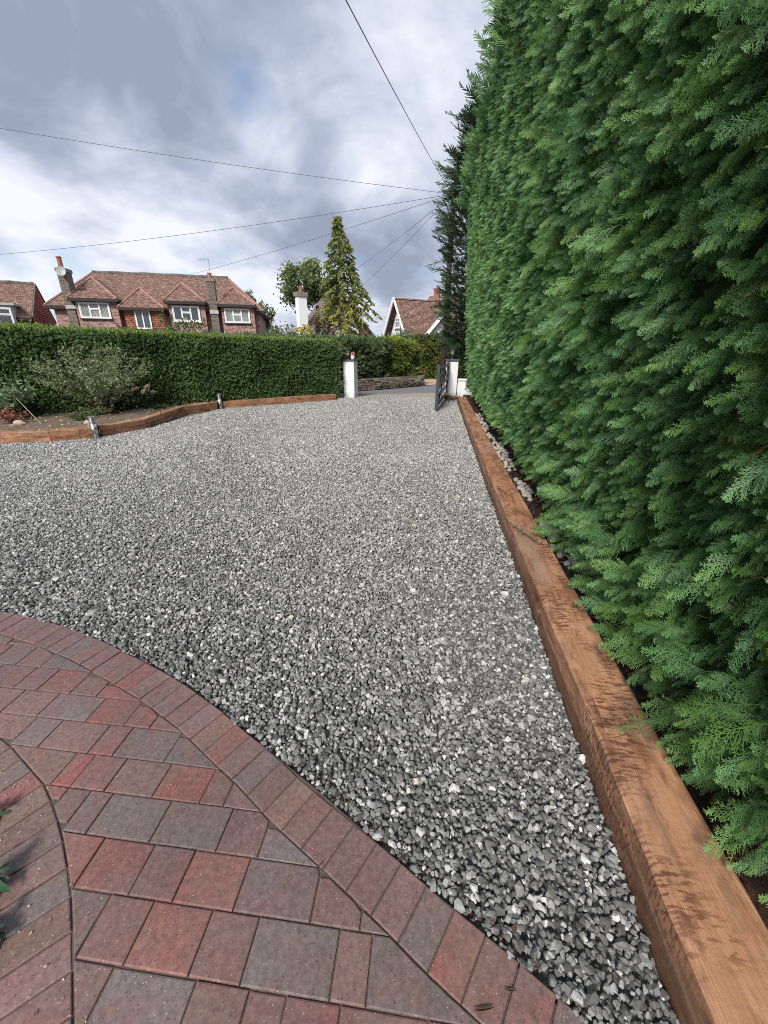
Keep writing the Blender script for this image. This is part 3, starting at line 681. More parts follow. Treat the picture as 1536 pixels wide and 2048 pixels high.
dS = np.stack([rng.normal(-.9, .25, nS), rng.normal(-.1, .3, nS), rng.normal(.55, .3, nS)], 1); pS = np.stack([face_x(Y, Z) + .05, Y, Z], 1)
scatter('top_shoots', pS, frames_to_euler(dS, roll_vec(dS, upv(nS), rng.normal(0, .6, nS))), rng.uniform(.2, .46, nS), rng.integers(0, 6, nS), np.clip(rng.normal(.5, .15, nS), 0, 1), fr_lod, hedge)

# ------------------------------------------------------------------ tall unclipped conifer behind the hedge's far end
ctree = thing('conifer_tree', 'tall dark unclipped conifer with feathery tips showing past the far end of the hedge', 'tree', None, (3.3, 15.9, 0))
MB().tube([(3.3, 15.9, -.1), (3.3, 15.9, 3), (3.25, 15.9, 5), (3.2, 15.9, 8.2)], [.18, .12, .07, .01], 9).build('trunk', M_bark, ctree, smooth=True)
M_dkconifer = leaf_mat('dark_conifer', [(0, (.016, .034, .018)), (.5, (.042, .082, .038)), (1, (.10, .15, .07))], .25, .6)
fr_dk = [frond_mesh(40 + i, M_dkconifer, False, .0125, -.10 if i % 2 else .22, 15, 3.4) for i in range(6)]
n = 11000; h = rng.random(n) ** 1.0; Z = .9 + 7.4 * h
rad_ = np.interp(Z, [.8, 1.8, 3, 4.5, 5.6, 6.2, 7.2, 8.3], [.9, .95, 1.15, 1.28, 1.32, .95, .62, .2]); az = rng.uniform(0, 2 * math.pi, n); fr_ = rng.random(n) ** .45
lump = np.array([noise.noise((math.cos(a) * 1.6, math.sin(a) * 1.6, z * 1.1)) for a, z in zip(az, Z)])
rr = rad_ * fr_ * (1 + .30 * lump)
kz = (rng.random(n) < .62); az, Z, rr, fr_ = az[kz], Z[kz], rr[kz], fr_[kz]; n = len(Z)
pC = np.stack([3.3 + rr * np.cos(az), 15.9 + rr * np.sin(az), Z + .25 * rr], 1)
dC = np.stack([np.cos(az), np.sin(az), rng.normal(.25, .35, n)], 1)
scatter('crown', pC, frames_to_euler(dC, roll_vec(dC, upv(n), rng.normal(1.2, .6, n))), np.where(Z > 6.3, .36, .25) * np.exp(rng.normal(0, .3, n)) * (1 + .7 * (fr_ > .9)), rng.integers(0, 6, n), np.clip(.4 + .4 * (fr_ - .5) + rng.normal(0, .15, n), 0, 1), fr_dk, ctree)

# ------------------------------------------------------------------ clipped hedge across the drive, on the left
def clipped_hedge(label, a, c, z0, tops, depth, n_front, n_top, size, mats, sub=None, name='clipped_hedge', hang=0.0, cat='hedge', rough=.048, lod=None, core=None):
    """a trimmed hedge from a to c; its front faces the drive; tops: heights along it"""
    a, c = Vector(a), Vector(c); L = (c - a).length; d = (c - a).normalized(); nf = Vector((d.y, -d.x, 0))
    if nf.y > 0: nf = -nf
    T = lambda t: float(np.interp(t, np.linspace(0, 1, len(tops)), tops))
    root = thing(name, label, cat, None, ((a + c) / 2)[:])
    cb = MB(); N = 30; vs = []; fs = []
    for i in range(N + 1):
        t_ = i / N; p = a.lerp(c, t_); w_ = .07 * noise.noise((t_ * 9, a.x, 0)); th = T(t_) - .09
        for off, z in ((-.09 + w_ * .5, z0), (-.08 + w_ * .3, (z0 + th) / 2), (-.10 + w_ * .5, th), (-depth + .1, th), (-depth + .1, z0)):
            qv = p + nf * off; vs.append((qv.x, qv.y, z))
    for i in range(N):
        for k in range(5): A = i * 5 + k; B = i * 5 + (k + 1) % 5; fs.append((A, B, B + 5, A + 5))
    fs += [tuple(range(4, -1, -1)), tuple(N * 5 + k for k in range(5))]
    cb.add(vs, fs).build('inner_growth', core or M_core, root)
    n3 = np.array(nf); d3 = np.array(d); A3 = np.array(a)
    # face
    t_ = rng.random(n_front); Zt = np.array([T(x) for x in t_]); hh = rng.random(n_front); Z = z0 + (Zt - z0) * hh
    P0 = np.stack([t_ * L, np.zeros(n_front), Z], 1); l1 = vnoise(P0, 1.6, a.x); l2 = vnoise(P0, 5.0, a.y)
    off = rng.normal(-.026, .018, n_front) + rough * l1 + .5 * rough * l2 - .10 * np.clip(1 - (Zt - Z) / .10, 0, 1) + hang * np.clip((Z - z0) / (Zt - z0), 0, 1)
    P = A3 + d3 * (t_ * L)[:, None] + n3 * off[:, None]; P[:, 2] = Z
    D = n3 + d3 * rng.normal(0, .85, n_front)[:, None] + np.array([0, 0, 1.0]) * rng.normal(.25, .75, n_front)[:, None]
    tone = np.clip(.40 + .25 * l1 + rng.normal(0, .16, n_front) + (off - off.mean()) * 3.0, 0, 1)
    # top
    tt = rng.random(n_top); PT_ = A3 + d3 * (tt * L)[:, None] - n3 * (rng.random(n_top) * depth)[:, None]; PT_[:, 2] = [T(x) for x in tt] + rng.normal(-.045, .03, n_top) + .05 * vnoise(PT_, 1.1)
    DT = np.array([0, 0, 1.0]) + rng.normal(0, .45, (n_top, 3)); toneT = np.clip(rng.normal(.6, .18, n_top), 0, 1)
    # ends
    ne = int(n_front * depth / L * .8); pe = []; de = []
    for end, sgn in ((0, -1), (1, 1)):
        e = A3 + d3 * (L * end); q_ = e - n3 * (rng.random(ne) * depth)[:, None] + d3 * (sgn * rng.normal(-.03, .03, ne))[:, None]; q_[:, 2] = z0 + (T(end) - z0) * rng.random(ne); pe.append(q_); de.append(d3 * sgn + rng.normal(0, .4, (ne, 3)))
    # a trailing back face, thinner
    nb = n_front // 5; tb = rng.random(nb); PB = A3 + d3 * (tb * L)[:, None] - n3 * depth; PB[:, 2] = z0 + (np.array([T(x) for x in tb]) - z0) * rng.random(nb); DB = -n3 + rng.normal(0, .45, (nb, 3))
    Pf = np.concatenate([P] + pe + [PB]); Df = np.concatenate([D] + de + [DB]); tf = np.concatenate([tone, np.clip(rng.normal(.42, .15, 2 * ne + nb), 0, 1)])
    def put(nm, P, D, tone, mt, k0, sz):
        n = len(P); var = lod(k0, mt) if lod else [tuft_mesh(k0 + i, mt, 15, .44, .19, 60) for i in range(6)]
        scatter(nm, P, frames_to_euler(D, roll_vec(D, upv(n) + rng.normal(0, .6, (n, 3)), rng.normal(0, 1.2, n))), sz * np.exp(rng.normal(0, .25, n)), rng.integers(0, len(var), n), tone, var, root)
    put('foliage', Pf, Df, tf, mats[0], 0, size); put('top_growth', PT_, DT, toneT, mats[1], 10, size * 1.05)
    return root
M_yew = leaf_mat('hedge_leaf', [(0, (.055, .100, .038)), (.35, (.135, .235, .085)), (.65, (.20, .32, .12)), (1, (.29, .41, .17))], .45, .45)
M_yewtop = leaf_mat('hedge_fresh_leaf', [(0, (.11, .17, .035)), (.5, (.21, .30, .065)), (1, (.31, .40, .11))], .25, .5)
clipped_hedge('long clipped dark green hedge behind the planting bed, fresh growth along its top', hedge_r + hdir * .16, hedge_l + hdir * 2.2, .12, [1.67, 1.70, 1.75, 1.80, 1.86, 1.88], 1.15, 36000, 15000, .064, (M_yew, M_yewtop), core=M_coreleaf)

# hedges over the road, on the low stone wall
wa, wb = far0 - fdir * .3, far1 + fdir * .35
M_privet = leaf_mat('far_hedge_leaf', [(0, (.04, .07, .028)), (.4, (.085, .14, .056)), (.75, (.14, .21, .085)), (1, (.20, .27, .12))], .3)
M_gold = leaf_mat('golden_leaf', [(0, (.05, .075, .018)), (.4, (.125, .17, .035)), (.75, (.22, .265, .055)), (1, (.32, .33, .075))], .25)
M_goldtop = leaf_mat('golden_top_leaf', [(0, (.14, .20, .02)), (.5, (.26, .34, .03)), (1, (.40, .46, .06))], .3)
M_gold2 = leaf_mat('yellowing_leaf', [(0, (.05, .08, .02)), (.45, (.13, .17, .04)), (.8, (.26, .26, .06)), (1, (.42, .30, .07))], .25)
s0 = far0 + fn * .25; s1 = far0 + fdir * 2.1 + fn * .25; s2 = far0 + fdir * 3.75 + fn * .25
fl = lambda k0, mt: [frond_mesh(60 + k0 + i, mt, False, .0125, .1, 11, 3.6) for i in range(5)]
clipped_hedge('shaggy grey green conifer hedge growing above the low stone wall across the road', s0 - fdir * 9, s1, .30, [1.72, 1.70, 1.72, 1.73], 1.3, 7000, 2600, .19, (M_privet, M_privet), hang=.10, rough=.12, lod=fl)
clipped_hedge('rounded golden green bush with bright yellow top at the right end of the stone wall', s1 + fdir * .02, s2, .30, [1.70, 1.76, 1.70, 1.45], 1.3, 2300, 1100, .17, (M_gold, M_goldtop), hang=.10, rough=.14, lod=fl, cat='bush', name='golden_bush')
g0 = at(843, 757, 22.0); g1 = at(935, 757, 23.5); g0.z = g1.z = 0
clipped_hedge('tall yellowing leafy hedge behind the right gate pier, beyond the road', g0, g1, .0, [1.95, 2.0, 2.0], 1.2, 3800, 1200, .15, (M_gold2, M_privet), rough=.10)

# ================================================================== GATE, PIERS, WALLS
M_white = simple('white_paint', (.80, .80, .79), .6, .05, 5, bump=.1)
m, t, b = mat('weathered_white'); q = NT(t); M_whitew = m; tc = q.n('ShaderNodeTexCoord')
f = q.noise(tc.outputs['Object'], 4, 6, .65); g_ = q.noise(q.map(tc.outputs['Object'], (9, 9, 1.2)), 1.0, 4)
q.link(q.mix(q.ramp(q.math('MULTIPLY', f, g_), [(.30, 0.0), (.48, .45)]), (.82, .82, .81), (.56, .57, .54)), b.inputs['Base Color']) if False else None
pz = q.n('ShaderNodeSeparateXYZ', {0: tc.outputs['Object']}).outputs[2]
st_ = q.math('ADD', q.math('SUBTRACT', .16, pz), q.math('MULTIPLY', q.math('SUBTRACT', q.noise(tc.outputs['Object'], 9, 5), .5), .5))
wc_ = q.mix(q.ramp(q.math('MULTIPLY', f, g_), [(.28, 0.0), (.46, .5)]), (.82, .82, .81), (.52, .53, .49))
q.link(q.mix(q.ramp(st_, [(.0, 0.0), (.22, .6)]), wc_, (.30, .31, .24)), b.inputs['Base Color']); b.inputs['Roughness'].default_value = .7
q.link(q.bump(q.noise(tc.outputs['Object'], 60, 4), .25, .01), b.inputs['Normal'])
M_slate = simple('slate_grey', (.085, .085, .09), .6, .25, 9, bump=.2)
M_black = simple('black_metal', (.022, .023, .026), .45, .2, 9, spec=.5)
M_gate = simple('dark_grey_gate', (.055, .065, .08), .45, .12, 9, spec=.4)
M_glass = simple('lamp_glass', (.30, .30, .28), .12, .05, 3, spec=.6)
MZ = lambda x, y, a: Matrix.Translation((x, y, 0)) @ Matrix.Rotation(a, 4, 'Z')

def pier(x, y, a, w, h, label, capt=.045):
    r = thing('gate_pier', label, 'gate pier', 'white piers either side of the gateway', (x, y, 0)); M = MZ(x, y, a)
    MB().bbox((-w / 2, -w / 2, -.1), (w / 2, w / 2, h), .012, M).build('shaft', M_whitew, r)
    MB().bbox((-w / 2 - .035, -w / 2 - .035, h), (w / 2 + .035, w / 2 + .035, h + capt), .014, M).build('cap', M_slate, r)
    return r
PLX, PLY, PRX, PRY = -1.13, 13.60, 2.27, 14.55
pier(PLX, PLY, R(-14), .37, 1.13, 'white rendered gate pier at the end of the clipped hedge', .03)
pier(PRX, PRY, R(-4), .39, 1.13, 'white gate pier with dark cap behind the open gate', .05)

def lantern(x, y, z, s, label):
    r = thing('pier_lantern', label, 'lantern', None, (x, y, z))
    MB().lathe([(.075 * s, 0), (.07 * s, .02 * s), (.03 * s, .035 * s), (.022 * s, .09 * s), (.035 * s, .11 * s), (.02 * s, .13 * s), (.05 * s, .15 * s)], (x, y, z), 12).build('stem', M_black, r, smooth=False)
    MB().lathe([(.05 * s, .151 * s), (.085 * s, .27 * s)], (x, y, z), 6).build('glass', M_glass, r)
    fr = MB()
    for k in range(6):
        a = math.pi * k / 3; fr.bar((x + .052 * s * math.cos(a), y + .052 * s * math.sin(a), z + .15 * s), (x + .088 * s * math.cos(a), y + .088 * s * math.sin(a), z + .272 * s), .010 * s, .010 * s)
    fr.build('frame', M_black, r)
    MB().lathe([(.105 * s, .272 * s), (.10 * s, .285 * s), (.055 * s, .33 * s), (.018 * s, .36 * s), (.022 * s, .375 * s), (.012 * s, .39 * s), (.004 * s, .43 * s)], (x, y, z), 6).build('hood', M_black, r)
    return r
lantern(PRX - .005, PRY, 1.18, .98, 'black lantern on the cap of the pier behind the gate')
lantern(PLX - .06, PLY - .02, 1.16, .80, 'small black lantern on the pier by the clipped hedge')
M_pink = simple('pink_paint', (.62, .22, .20), .6, .35, 30)
orn = thing('pier_ornament', 'small pink and pale rounded ornament beside the lantern on the left pier', 'ornament', None, (PLX + .09, PLY - .05, 1.16))
MB().lathe([(.035, 0), (.055, .02), (.062, .07), (.05, .12)], (PLX + .09, PLY - .05, 1.16), 12).build('pot', M_white, orn, smooth=True)
fb = MB()
for k in range(26):
    a = random.uniform(0, 6.28); rr_ = .07 * math.sqrt(random.random()); p = Vector((PLX + .09 + rr_ * math.cos(a), PLY - .05 + rr_ * math.sin(a), 1.16 + .13 + random.uniform(0, .09)))
    fb.tube([p - Vector((0, 0, .014)), p, p + Vector((0, 0, .014))], [.008, .019, .005], 5)
fb.build('blossom', M_pink, orn)

# low white wall running right from the pier
lw = thing('garden_wall', 'low white garden wall between the right pier and the tall hedge', 'wall', None, (2.9, 14.4, 0))
M = MZ(2.49, 14.42, R(-3))
MB().bbox((0, 0, -.1), (2.6, .2, .50), .01, M).build('wall_face', M_whitew, lw)
MB().bbox((-.0, -.03, .50), (2.6, .23, .55), .012, M).build('coping', M_white, lw)

# timber gate standing open, its free end towards the camera
G0, G1 = Vector((2.10, 14.25, 0)), Vector((1.34, 10.72, 0)); gd = (G1 - G0); GL = gd.length; gd.normalize()
gate = thing('field_gate', 'dark grey five bar gate standing open with its free end towards the drive', 'gate', None, G0[:])
def gp(s_, z): return G0 + gd * s_ + Vector((0, 0, z))
MB().bar(gp(.04, .09), gp(.04, 1.20), .075, .085, gd).build('hinge_stile', M_gate, gate)
MB().bar(gp(GL - .05, .03), gp(GL - .05, 1.16), .08, .10, gd).build('closing_stile', M_gate, gate)
for z in (.14, .36, .58, .80, 1.02):
    MB().bar(gp(.083, z), gp(GL - .10, z), .045, .085).build('rail', M_gate, gate)
gn_ = Vector((-gd.y, gd.x, 0)) * .034
MB().bar(gp(.12, .17) + gn_, gp(GL * .5, 1.0) + gn_, .018, .07, Vector((0, 0, 1))).build('brace', M_gate, gate)
MB().bar(gp(GL - .14, .17) + gn_, gp(GL * .5, 1.0) + gn_, .018, .07, Vector((0, 0, 1))).build('brace', M_gate, gate)
MB().bar(gp(GL * .5, .10) - gn_, gp(GL * .5, 1.06) - gn_, .018, .07, gd).build('upright', M_gate, gate)
for z in (.30, 1.0):
    MB().bar(gp(.0, z) + gn_ * 1.4, gp(.55, z) + gn_ * 1.4, .012, .04).build('hinge_strap', M_black, gate)
MB().bar(gp(GL - .16, .84) + gn_, gp(GL - .02, .84) + gn_, .03, .03).build('latch', M_black, gate)

# small white post at the end of the bed
wpost = thing('marker_post', 'short thin white post at the end of the sleepers by the hedge', 'post', None, (-1.50, 13.2, 0))
MB().bbox((-1.522, 13.178, -.02), (-1.478, 13.222, .385), .006).build('post', M_white, wpost)
MB().bbox((-1.53, 13.17, .385), (-1.47, 13.23, .40), .005).build('cap', M_white, wpost)

# low stone wall across the road, each stone
M_stonew = simple('wall_stone', (.235, .19, .15), .9, .4, 11, bump=.6)
m, t, b = mat('rubble_stone'); q = NT(t); M_rub = m; oi = q.n('ShaderNodeObjectInfo'); tc = q.n('ShaderNodeTexCoord')
c = q.ramp(oi.outputs['Random'], [(0, (.13, .10, .08)), (.5, (.23, .185, .145)), (1, (.34, .28, .22))])
q.link(q.mix(.7, c, q.ramp(q.noise(tc.outputs['Object'], 14, 5), [(.3, (.6,) * 3), (.7, (1.3,) * 3)]), 'MULTIPLY'), b.inputs['Base Color']); b.inputs['Roughness'].default_value = .9
swall = thing('stone_wall', 'low dry stone wall of thin courses along the far side of the road', 'wall', None, far0[:])
WL = (far1 - far0).length - .05; ang = math.atan2(fdir.y, fdir.x); M = Matrix.Translation(far0) @ Matrix.Rotation(ang, 4, 'Z')
MB().box((-9, .05, -.1), (WL - .03, .34, .37), M).build('core', M_dark_soil, swall)
smesh = []
for k in range(6):
    bb = MB().bbox((-.5, 0, 0), (.5, .12, 1), .06); me = bb.mesh('stone_block', M_rub); smesh.append(me)
for cz in range(7):
    x = -1.3 - random.uniform(0, .3); z = -.02 + cz * .0605
    while x < WL:
        l = random.uniform(.16, .42)
        if x + l > WL: l = WL - x
        if l > .05:
            o = bpy.data.objects.new('stone', random.choice(smesh)); COL.objects.link(o); attach(o, swall)
            o.matrix_basis = Matrix.Translation(swall.location) @ Matrix.Translation(Vector(M @ Vector((x + l / 2, random.uniform(-.035, .0), z))) - swall.location) @ Matrix.Rotation(ang + random.uniform(-.02, .02), 4, 'Z') @ Matrix.Diagonal((l - .012, 1, .0605 * random.uniform(.84, .94), 1))
        x += l
far_course = MB()
for cz in range(7):
    x = -9
    while x < -1.75:
        l = random.uniform(.25, .5); far_course.box((x, -.01, -.02 + cz * .0605), (x + l - .012, .1, -.02 + cz * .0605 + .054), M); x += l
o = far_course.build('hidden_courses', M_stonew, swall); o['kind'] = 'stuff'
# creeper on the wall foot
def leaf_cloud(name, pts, size, m, parent=None, flat=.6):
    n = len(pts); d = rng.normal(0, 1, (n, 3)); d[:, 2] *= flat; d /= np.linalg.norm(d, axis=1, keepdims=True); e = rng.normal(0, 1, (n, 3)); s_ = np.cross(d, e); s_ /= np.linalg.norm(s_, axis=1, keepdims=True)
    L = size * np.exp(rng.normal(0, .3, n))[:, None]; p = np.asarray(pts)
    v = np.stack([p, p + d * L * .5 + s_ * L * .28, p + d * L, p + d * L * .5 - s_ * L * .28], 1).reshape(-1, 3); f = np.arange(4 * n).reshape(n, 4)
    return mesh_np(name, v, f, m, parent)
M_ivy = leaf_mat('creeper_leaf', [(0, (.03, .05, .015)), (1, (.10, .14, .05))], .2, attr='GEOMETRY')
crp = [far0 + fdir * random.uniform(1.0, WL) + fn * random.uniform(-.12, .0) + Vector((0, 0, abs(random.gauss(0, .09)))) for _ in range(420)]
o = leaf_cloud('creeper', [tuple(p) for p in crp], .06, M_ivy); tag(o, 'low green creeper along the foot of the stone wall', 'creeper')

# ================================================================== BOLLARD LIGHTS
M_steel = simple('brushed_steel', (.55, .55, .54), .32, .06, 20, 1.0)
def bollard(x, y, h, label, tilt=0.0):
    r = thing('bollard_light', label, 'bollard light', 'steel bollard lights along the bed', (x, y, 0)); c = (x, y, 0)
    MB().lathe([(.085, -.02), (.085, .008), (.075, .012)], c, 20).build('base_flange', M_steel, r)
    MB().lathe([(.052, .012), (.052, h * .66)], c, 24).build('post', M_steel, r, smooth=True)
    MB().lathe([(.042, h * .66), (.042, h - .03)], c, 16).build('diffuser', M_glass, r, smooth=True)
    for k in range(4):
        z = h * .68 + k * (h * .28 / 4); MB().lathe([(.050, z), (.056, z + .006), (.050, z + .013)], c, 20).build('louvre', M_steel, r, smooth=True)
    MB().lathe([(.056, h - .03), (.056, h - .006), (.05, h)], c, 24).build('cap', M_steel, r)
p = gnd(198.5, 874); bollard(p.x - .01, p.y - .06, .385, 'nearer stainless steel bollard light in a gap between the sleepers')
p = gnd(442.5, 818); bollard(p.x, p.y - .02, .40, 'farther stainless steel bollard light by the clipped hedge')

# ================================================================== COBBLES, MEMBRANE AND SPRIG BESIDE THE SLEEPER
M_cob = simple('white_cobble', (.40, .355, .31), .6, .30, 6, bump=.15)
def cobble_mesh(i):
    import bmesh
    bm = bmesh.new(); bmesh.ops.create_icosphere(bm, subdivisions=2, radius=1)
    for v in bm.verts: v.co *= 1 + .16 * noise.noise(v.co * 1.3 + Vector((i * 7, 0, 0))); v.co.z *= .72; v.co.y *= .86
    me = bpy.data.meshes.new('cobble'); bm.to_mesh(me); bm.free(); me.materials.append(M_cob); me.polygons.foreach_set('use_smooth', [True] * len(me.polygons)); return me
cm_ = [cobble_mesh(i) for i in range(6)]
cob = []
for (ya, yb, n_, lo_, hi_) in ((2.55, 3.35, 26, .27, .44), (3.9, 4.7, 16, .30, .42), (4.9, 6.6, 42, .27, .42), (6.7, 9.6, 50, .26, .38)):
    for _ in range(n_ * 3):
        y = random.uniform(ya, yb); x = float(xl(y)) + random.uniform(lo_, hi_); r_ = random.uniform(.024, .042)
        if sum(1 for c in cob if (c[0] - x) ** 2 + (c[1] - y) ** 2 < (1.45 * .035) ** 2) == 0 and sum(1 for c in cob if ya <= c[1] <= yb) < n_: cob.append((x, y, r_))
for x, y, r_ in cob:
    o = bpy.data.objects.new('white_cobble', random.choice(cm_)); COL.objects.link(o); o.location = (x, y, .10 + r_ * .62 + random.uniform(0, .02)); o.scale = (r_,) * 3; o.rotation_euler = (random.uniform(-.4, .4), random.uniform(-.4, .4), random.uniform(0, 6))
    tag(o, 'rounded white cobble on the dark soil strip between the sleepers and the tall hedge', 'cobble', 'white cobbles behind the sleepers')
M_film = simple('black_membrane', (.018, .018, .020), .38, .2, 6, spec=.5)
mb = MB(); ny = 150; vs = []; fs = []
for i in range(ny + 1):
    y = 1.0 + 9.0 * i / ny; x0 = float(xl(y)) + .236
    for j, (dx, z) in enumerate(((0, .17), (.02, .13), (.06, .11), (.10, .112))):
        k_ = .03 * noise.noise((y * 3.1, j * .6, 2)); vs.append((x0 + dx + abs(k_) * .5, y, z + k_ + .02 * noise.noise((y * 9, j, 7))))
for i in range(ny):
    for j in range(3): k = i * 4 + j; fs.append((k, k + 4, k + 5, k + 1))
o = mb.add(vs, fs).build('weed_membrane', M_film); tag(o, 'crumpled black plastic membrane tucked behind the sleepers', 'membrane')
sp = thing('leafy_sprig', 'thin trailing sprig with small paired dark leaves lying across the sleeper', 'sprig', None, (1.2, 2.75, .23))
pts = [Vector(p) for p in ((1.40, 2.42, .34), (1.28, 2.55, .255), (1.17, 2.72, .228), (1.11, 2.92, .224), (1.045, 3.16, .222), (1.01, 3.32, .226))]
M_stem = simple('green_stem', (.07, .06, .03), .7)
MB().tube(pts, [.003, .003, .0028, .0025, .002, .0012], 5).build('stem', M_stem, sp)
M_sprig = simple('sprig_leaf', (.035, .085, .03), .5, .4, 20)
lf = MB().add([(0, 0, 0), (.5, .24, .1), (1, 0, .02), (.5, -.24, .1)], [(0, 1, 2), (0, 2, 3)]).mesh('leaf', M_sprig)
for k in range(15):
    tq = .12 + .86 * k / 14; x = tq * 5; i = min(int(x), 4); p = pts[i].lerp(pts[i + 1], x - i); dd = (pts[i + 1] - pts[i]); az = math.atan2(dd.y, dd.x)
    for sd in (1, -1):
        o = bpy.data.objects.new('leaf', lf); COL.objects.link(o); attach(o, sp); o.location = p; o.scale = (.034 * random.uniform(.7, 1.15),) * 3; o.rotation_euler = (random.uniform(-.5, .5), -.25, az + sd * random.uniform(.9, 1.3))

# ================================================================== HOUSES
def brick_mat(name, bricks, mortar, w=.225, h=.075, ms=.011, tint=.5, rough=.9, bump=.5, offset=.5):
    m, t, b = mat(name); q = NT(t); uv = q.n('ShaderNodeUVMap').outputs[0]
    bt = q.n('ShaderNodeTexBrick', {'Vector': uv, 'Scale': 1.0, 'Mortar Size': ms, 'Mortar Smooth': .2, 'Brick Width': w, 'Row Height': h, 'Bias': 0.0}, offset=offset)
    bt.inputs['Color1'].default_value = (0, 0, 0, 1); bt.inputs['Color2'].default_value = (1, 1, 1, 1); bt.inputs['Mortar'].default_value = (.5, .5, .5, 1)
    tc = q.n('ShaderNodeTexCoord'); big = q.noise(tc.outputs['Object'], .9, 5); fine = q.noise(uv, 22, 3)
    sx = q.n('ShaderNodeSeparateXYZ', {0: bt.outputs['Color']}).outputs[0]
    fac = q.math('ADD', q.math('MULTIPLY', sx, .6), q.math('MULTIPLY', q.math('ADD', big, fine), .22))
    c = q.ramp(fac, bricks); c = q.mix(bt.outputs['Fac'], c, mortar)
    q.link(c, b.inputs['Base Color']); b.inputs['Roughness'].default_value = rough
    q.link(q.bump(q.math('SUBTRACT', 1.0, bt.outputs['Fac']), bump, .015), b.inputs['Normal']); return m
M_brick = brick_mat('red_brown_brick', [(0, (.10, .048, .042)), (.35, (.22, .095, .078)), (.6, (.34, .165, .135)), (.85, (.46, .30, .26))], (.36, .32, .29))
M_chim = brick_mat('brown_chimney_brick', [(0, (.06, .045, .035)), (.5, (.135, .105, .085)), (1, (.25, .19, .155))], (.22, .20, .18))
M_roof = brick_mat('clay_roof_tile', [(0, (.070, .050, .040)), (.28, (.175, .100, .073)), (.55, (.265, .152, .112)), (.9, (.41, .29, .235))], (.085, .045, .04), .17, .105, .014, bump=.9)
M_roof2 = brick_mat('brown_roof_tile', [(0, (.11, .08, .066)), (.35, (.24, .17, .14)), (.65, (.34, .25, .21)), (.95, (.43, .33, .29))], (.06, .045, .04), .17, .105, .014, bump=.9)
M_tilehung = brick_mat('tile_hung', [(0, (.17, .055, .035)), (.4, (.33, .115, .068)), (.7, (.43, .18, .11)), (1, (.50, .28, .19))], (.09, .04, .03), .17, .11, .014, bump=.9)
M_ridge = simple('ridge_tile', (.15, .135, .12), .9, .5, 5, bump=.5)
M_hip = simple('hip_tile', (.33, .19, .155), .9, .35, 5, bump=.5)
M_fascia = simple('dark_fascia', (.035, .032, .030), .6, .2)
M_pvc = simple('white_frame', (.80, .80, .79), .4, .03)
M_pot = simple('terracotta_pot', (.31, .125, .085), .8, .2, 4)
M_lead = simple('grey_flashing', (.42, .42, .42), .7, .2)
M_curt = simple('net_curtain_glass', (.26, .28, .27), .10, .35, 2.2, spec=.5)
M_dkglass = simple('dark_window_glass', (.03, .04, .055), .05, .3, 2, spec=.8)
M_leadline = simple('window_lead', (.30, .30, .30), .5)
M_hang = simple('red_hung_tile', (.40, .115, .085), .8, .3, 3)
M_beam = simple('black_timber', (.02, .02, .02), .7)
M_render = simple('white_render', (.78, .79, .80), .8, .05, 1.5, bump=.1)

